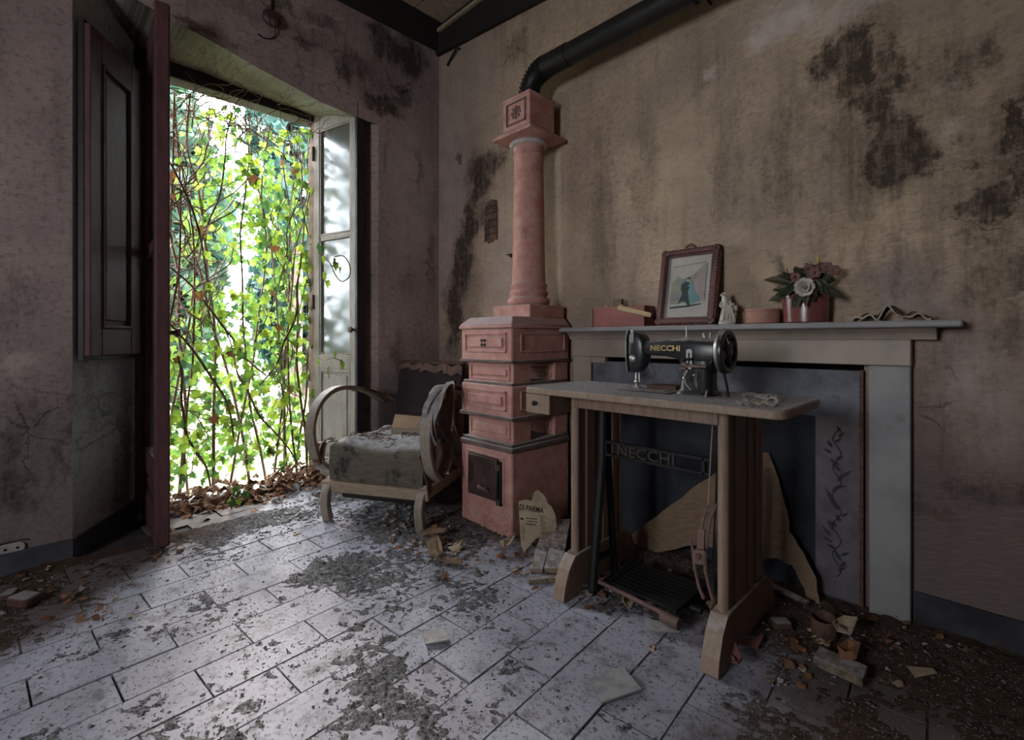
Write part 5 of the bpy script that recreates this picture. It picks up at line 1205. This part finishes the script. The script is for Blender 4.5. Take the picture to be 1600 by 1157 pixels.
# ------------------------------------------------------------------ litter on the floor
def sheet(name, pix, z, mat, label, cat, group=None, lift=0.0, thick=.003, curl=.0, sd=0):
    r2 = random.Random(sd); pts = [onz(px, py, z) for px, py in pix]; c = sum(pts, Vector())/len(pts); c.z = 0
    b = MB(); m = sum(pts, Vector())/len(pts)
    ring = [p+Vector((0,0,r2.uniform(0,curl)+lift*((p-m).dot(Vector((-.7,.7,0)))))) for p in pts]
    mid = [m+(p-m)*.5+Vector((0,0,r2.uniform(0,curl*.7))) for p in pts]; n = len(pts)
    b.add(ring+mid+[m+Vector((0,0,curl*.3))], [(i,(i+1) % n,n+(i+1) % n,n+i) for i in range(n)]+[(n+i,n+(i+1) % n,2*n) for i in range(n)])
    o = b.build(name, mat, org=c, solid=min(thick,.006), sharp=8); tag(o, label, cat, group); return o
sheet('cardboard_piece', [(666,846),(682,838),(690,852),(692,866),(684,873),(670,868)], .035, M['card'], 'curved tan cardboard flap in front of the armchair, nearest the camera', 'cardboard', curl=.012, sd=1, thick=.005)
sheet('cardboard_piece', [(655,838),(672,828),(700,826),(694,833),(672,837),(660,842)], .05, M['card'], 'narrow tan cardboard strip lying behind the curved flap', 'cardboard', curl=.01, sd=2, thick=.005)
sheet('cardboard_piece', [(684,875),(700,874),(723,876),(720,884),(702,882)], .018, M['card'], 'brown cardboard sliver beside the curved flap', 'cardboard', curl=.01, sd=3, thick=.006)
sheet('cardboard_piece', [(700,858),(716,852),(726,846),(722,858),(708,864)], .035, M['paper'], 'crumpled brown cardboard scrap between armchair and stove', 'cardboard', curl=.03, sd=4)
sheet('paper_scrap', [(780,852),(795,846),(806,840),(800,858),(788,866)], .03, M['paper'], 'pale torn paper scrap at the stove foot', 'paper', curl=.03, sd=5)
sheet('tile_shard', [(660,990),(693,983),(702,1001),(665,1008)], .012, M['stone'], 'broken grey tile shard in the middle of the floor', 'tile shard', sd=6, thick=.010)
sheet('slate_piece', [(1006,966),(1040,975),(1064,984),(1062,988),(1030,988),(1012,981)], .02, M['stone'], 'pale flat slate piece in front of the treadle', 'slate', sd=7, thick=.010)
sheet('tile_shard', [(917,1062),(972,1043),(1003,1078),(940,1100)], .012, M['marble_dusty'], 'large pale tile shard before the table foot', 'tile shard', sd=8, thick=.012)
sheet('paper_scrap', [(1012,1016),(1020,1008),(1026,1018),(1022,1026)], .014, M['paper'], 'tiny white paper scrap on the floor before the slate piece', 'paper', curl=.02, sd=9)
sheet('paper_scrap', [(1418,1043),(1458,1046),(1464,1052),(1430,1058)], .03, M['paper'], 'stiff cream paper shard below the chimneypiece pilaster', 'paper', lift=.1, sd=10)
sheet('paper_scrap', [(1300,985),(1318,978),(1340,992),(1330,1006),(1308,1002)], .05, M['paper'], 'crumpled tan paper near the chimneypiece foot', 'paper', curl=.06, sd=11)
sheet('paper_scrap', [(1308,1022),(1325,1015),(1345,1022),(1338,1034),(1315,1036)], .035, M['dead_leaf'], 'curled orange-brown paper beside the fallen plank', 'paper', curl=.05, sd=12)
sheet('pink_card', [(1136,1018),(1150,1022),(1160,1048),(1152,1060),(1142,1040)], .03, M['pink_card'], 'torn pink card beside the table foot', 'card', curl=.05, sd=13)
sheet('frame_scrap', [(1156,1000),(1182,1008),(1190,992),(1193,996),(1184,1014),(1154,1005)], .02, M['pink_card'], 'broken corner of a small mauve frame behind the table foot', 'frame scrap', sd=14, thick=.012)
sheet('paper_scrap', [(972,940),(984,930),(992,946),(984,956),(974,954)], .02, M['paper'], 'yellow-brown paper scrap below the treadle bar', 'paper', curl=.03, sd=15)
# fallen plank and rolled tube on the right
def slab(name, p0, p1, w, t, mat, label, cat, group=None, z0=.0, z1=.0):
    a = Vector(p0); b = Vector(p1); a.z = z0; b.z = z1; d = b-a; L = d.length
    o = MB().box((0,-w/2,0),(L,w/2,t)).build(name, mat, bevel=.003)
    o.location = a; o.rotation_euler = (0, -math.asin(d.z/L), math.atan2(d.y, d.x)); tag(o, label, cat, group); return o
slab('fallen_plank', onz(1275,1040), onz(1352,1072), .075, .028, M['plank'], 'dirty short plank lying on the earth below the chimney board', 'plank', z0=.016, z1=.012)
slab('leaning_plank', onz(838,905), onz(860,842), .055, .020, M['plank'], 'narrow dirty board on the rubble beside the newspaper', 'plank', z0=.022, z1=.075)
slab('leaning_plank', onz(864,905), onz(880,842), .075, .022, M['plank'], 'broad dirty board on the rubble against the table foot', 'plank', z0=.022, z1=.080)
slab('low_plank', onz(825,912), onz(872,908), .030, .020, M['plank'], 'thin lath lying under the ends of both dirty boards', 'plank', z0=.001, z1=.001)
a = onz(1288,1000); b2 = MB()
prof = [(.034,0),(.037,.004),(.038,.065),(.037,.068),(.033,.068),(.030,.01)]
o = MB().lathe(prof, 22, T(a.x,a.y,.012) @ RX(8) ).build('tin_can', M['rust'], org=(a.x,a.y,0)); tag(o, 'dirty rusty brown tin can standing by the chimney board foot', 'can')
slab('long_lath', onz(1196,925), onz(1262,958), .03, .012, M['plank'], 'long dark lath on the hearth behind the table leg', 'lath', z0=.03, z1=.03)
# newspaper against the stove
np_ = [(810,784),(820,781),(831,783),(834,770),(840,766),(848,772),(853,779),(855,786),(862,792),(868,806),(870,822),(868,832),(858,837),(848,838),(838,842),(828,852),(819,864),(814,852),(812,822)]
def npd(px, py): return ond(px, py, 2.235+(864-py)*.0016)
nc = npd(820,864); nc.z = 0
nw = empty('newspaper', nc, 0, 'yellowed torn newspaper sheet propped against the stove side', 'newspaper')
MB().add([npd(*p)-nc for p in np_], [tuple(range(len(np_)))]).build('sheet', M['paper'], nw, solid=.002)
def onpaper(body, px, py, width_px, size, ang):
    mbt = text_mb(body, size, .0004); w = max(v.x for v in mbt.v)-min(v.x for v in mbt.v)
    c = npd(px, py); rt = (npd(px+10,py)-npd(px-10,py)); k = rt.length/20*width_px/w; rt = rt.normalized(); upv = (npd(px,py-10)-npd(px,py+10)).normalized(); nn = rt.cross(upv).normalized()
    if nn.dot(EYE-c) < 0: nn = -nn
    B = Matrix((rt, upv, rt.cross(upv))).transposed().to_4x4()
    return moved(mbt, T(*(c+nn*.0022-nc)) @ B @ Matrix.Rotation(ang,4,'Z') @ Matrix.Diagonal((k,1,1,1)))
onpaper('DI PARMA', 830, 796, 38, .036, -.14).build('headline', M['ink'], nw)
ln_ = MB(); r2 = random.Random(2)
def bar(px0, py0, px1, py1, hpx):
    q = [npd(px0,py0), npd(px1,py1), npd(px1,py1+hpx), npd(px0,py0+hpx)]; off_ = (EYE-q[0]).normalized()*.0018
    ln_.add([p+off_-nc for p in q], [(0,1,2,3)])
for k in range(12): bar(843+.2*k, 806+2.2*k, 850+r2.uniform(-1,4), 807.5+2.2*k, .7)
for k in range(10): bar(814, 822+2.4*k, 820+r2.uniform(-1,1.5), 823+2.4*k, .7)
for k, (x0_, x1_) in enumerate(((822,838),(824,837),(822,836))):
    x = x0_
    while x < x1_: w = r2.uniform(1.2,3); bar(x, 809+4.6*k+(x-822)*.1, x+w, 809+4.6*k+(x+w-822)*.1, 2.0); x += w+.8
bar(813,809,818,810,3)
o = ln_.build('print_lines', M['ink'], nw); o['kind'] = 'stuff'
# dead leaves, stones, brick lumps
dm = []
for k in range(3):
    v = leaf_geo(.5+.2*k); me = bpy.data.meshes.new('dead_leaf'); me.from_pydata([tuple(x) for x in v], [], LF); me.materials.append(M['dead_leaf'])
    for p in me.polygons: p.use_smooth = True
    dm.append(me)
spots = [(460,838,.050,'on the open tiles before the armchair'),(618,856,.046,'beneath the armchair front rail'),(738,868,.050,'just beyond the curved cardboard flap'),(727,884,.038,'beside the brown cardboard sliver'),(792,872,.046,'at the near corner of the stove'),(836,918,.042,'in front of the thin lath'),
 (936,908,.050,'beside the inner table foot'),(1000,930,.044,'under the treadle bar'),(1246,1012,.052,'between table foot and rusty can'),(1360,1008,.050,'before the chimneypiece pilaster'),(240,872,.050,'at the base of the dark door leaf'),(120,893,.046,'in the dark earth along the slate baseboard'),(395,800,.048,'next to the young vine shoot'),(548,797,.046,'by the pale armchair front leg')]
for px, py, sz, zone in spots:
    q = onz(px, py); o = bpy.data.objects.new('dead_leaf', rr.choice(dm)); COL.objects.link(o)
    z = max(dust_h(q.x, q.y), 0)+.006; o.location = (q.x, q.y, z); o.rotation_euler = (rr.uniform(-.5,.5), rr.uniform(-.5,.5), rr.uniform(0,6.3)); o.scale = [sz]*3
    tag(o, 'curled brown dead leaf '+zone, 'leaf', 'dead leaves scattered on the floor')
def fragments(name, mat, label, cat, areas, n, s0, s1, sd):
    r2 = random.Random(sd); b = MB()
    for k in range(n):
        x0_, y0_, x1_, y1_ = r2.choice(areas); q = onz(r2.uniform(x0_,x1_), r2.uniform(y0_,y1_)); sz = r2.uniform(s0, s1)
        pts = [Vector((math.cos(t)*sz*r2.uniform(.5,1), math.sin(t)*sz*r2.uniform(.35,.9), r2.uniform(-.2,.35)*sz)) for t in (0,1.2,2.5,3.7,5.0)]
        Mx = T(q.x, q.y, max(dust_h(q.x,q.y),0)+.003+.25*sz) @ Matrix.Rotation(r2.uniform(0,6.3),4,'Z') @ Matrix.Rotation(r2.uniform(-.5,.5),4,'X')
        b.add([Mx @ p for p in pts]+[Mx @ Vector((0,0,.12*sz))], [(i,(i+1) % 5,5) for i in range(5)])
    me = bpy.data.meshes.new(name); me.from_pydata([tuple(v) for v in b.v], [], b.f); me.materials.append(mat)
    o = bpy.data.objects.new(name, me); COL.objects.link(o); o['kind'] = 'stuff'; tag(o, label, cat)
AR = [(640,825,730,880),(660,840,900,915),(780,850,890,915),(900,900,1080,960),(1190,960,1420,1080),(1250,950,1560,1070),(600,800,700,850),(0,885,230,975)]
fragments('leaf_fragments', M['dead_leaf'], 'crumbled brown leaf fragments littering the earth by stove, table and chimneypiece', 'leaf litter', AR, 330, .008, .024, 31)
fragments('paper_fragments', M['paper'], 'small torn paper and cardboard bits around stove, armchair and table feet', 'paper bits', AR+[(560,790,700,830)], 150, .007, .022, 32)
fragments('plaster_flakes', M['stone'], 'pale plaster flakes fallen along the walls and over the tiles', 'plaster flakes', AR+[(300,840,1100,1140),(430,790,640,860)], 220, .005, .016, 33)
lt = MB()
for k in range(420):
    y = rr.uniform(.45,1.50); x = rr.gauss(-3.36,.10); z = .01+max(0,(.10-abs(x+3.42)*.5))*rr.random()+.03*(y > 1.15)
    if x > -3.05 or x < -3.56: continue
    Mx = T(x,y,z) @ Matrix.Rotation(rr.uniform(0,6.3),4,'Z') @ Matrix.Rotation(rr.uniform(-.9,.9),4,'X') @ Matrix.Scale(rr.uniform(.035,.07),4); lt.add([Mx @ v for v in leaf_geo(.5)], LF)
me = bpy.data.meshes.new('leaf_litter'); me.from_pydata([tuple(v) for v in lt.v], [], lt.f); me.materials.append(M['dead_leaf'])
o = bpy.data.objects.new('leaf_litter', me); COL.objects.link(o); o['kind'] = 'stuff'; tag(o, 'brown leaf litter heaped along the doorway threshold', 'leaves')
smh = [MB().ball((0,0,0),(1,.8,.6),8,6,jit=.18,rnd=random.Random(k)).mesh('rubble_stone', M['stone']) for k in range(3)]
rb = MB()
for k in range(190):
    if k < 150: px, py = rr.uniform(425,545), 0; py = 805-(px-425)*.45+rr.uniform(-20,24)
    else: px, py = rr.uniform(530,650), rr.uniform(788,830)
    q = onz(px, py)
    if q.x < -3.3: continue
    sz = rr.uniform(.005,.014); rb.ball((q.x,q.y,max(dust_h(q.x,q.y),0)+sz*.3),(sz,sz*rr.uniform(.6,1),sz*.6),6,4,jit=.2,rnd=rr)
o = rb.build('rubble', M['stone'], kind='stuff'); tag(o, 'small pale plaster rubble spilled inside the doorway', 'rubble')
for k, (px, py, sz, where) in enumerate(((462,766,.036,'the largest one, in the rubble inside the doorway'),(500,745,.032,'at the foot of the pale door leaf'),(432,785,.028,'midway between vine shoot and armchair'),(572,800,.028,'just inside the armchair front leg'),(615,796,.026,'under the middle of the armchair'))):
    q = onz(px, py); o = bpy.data.objects.new('rubble_stone', smh[k % 3]); COL.objects.link(o)
    o.location = (q.x,q.y,max(dust_h(q.x,q.y),0)+sz*.3); o.scale = (sz,sz,sz); o.rotation_euler = (rr.uniform(-.3,.3),rr.uniform(-.3,.3),rr.uniform(0,6))
    tag(o, 'pale rubble stone '+where, 'stone', 'rubble stones by the doorway')
for k, (px, py, s, lab) in enumerate(((38,948,.045,'dark brick lump on the earth below the socket, the larger one'),(15,935,.03,'small dark brick lump on the earth under the wall socket'),(282,862,.02,'small pale brick crumb on the tiles before the door leaf'),(1220,985,.03,'dark brick lump behind the table foot'))):
    q = onz(px, py); o = MB().box((-1,-.7,0),(1,.7,.9)).build('brick_lump', M['brick'] if k != 2 else M['plank'], bevel=.25); o.location = (q.x,q.y,max(dust_h(q.x,q.y),0)-.002); o.scale = (s,s,s); o.rotation_euler = (0,0,rr.uniform(0,3)); tag(o, lab, 'brick')
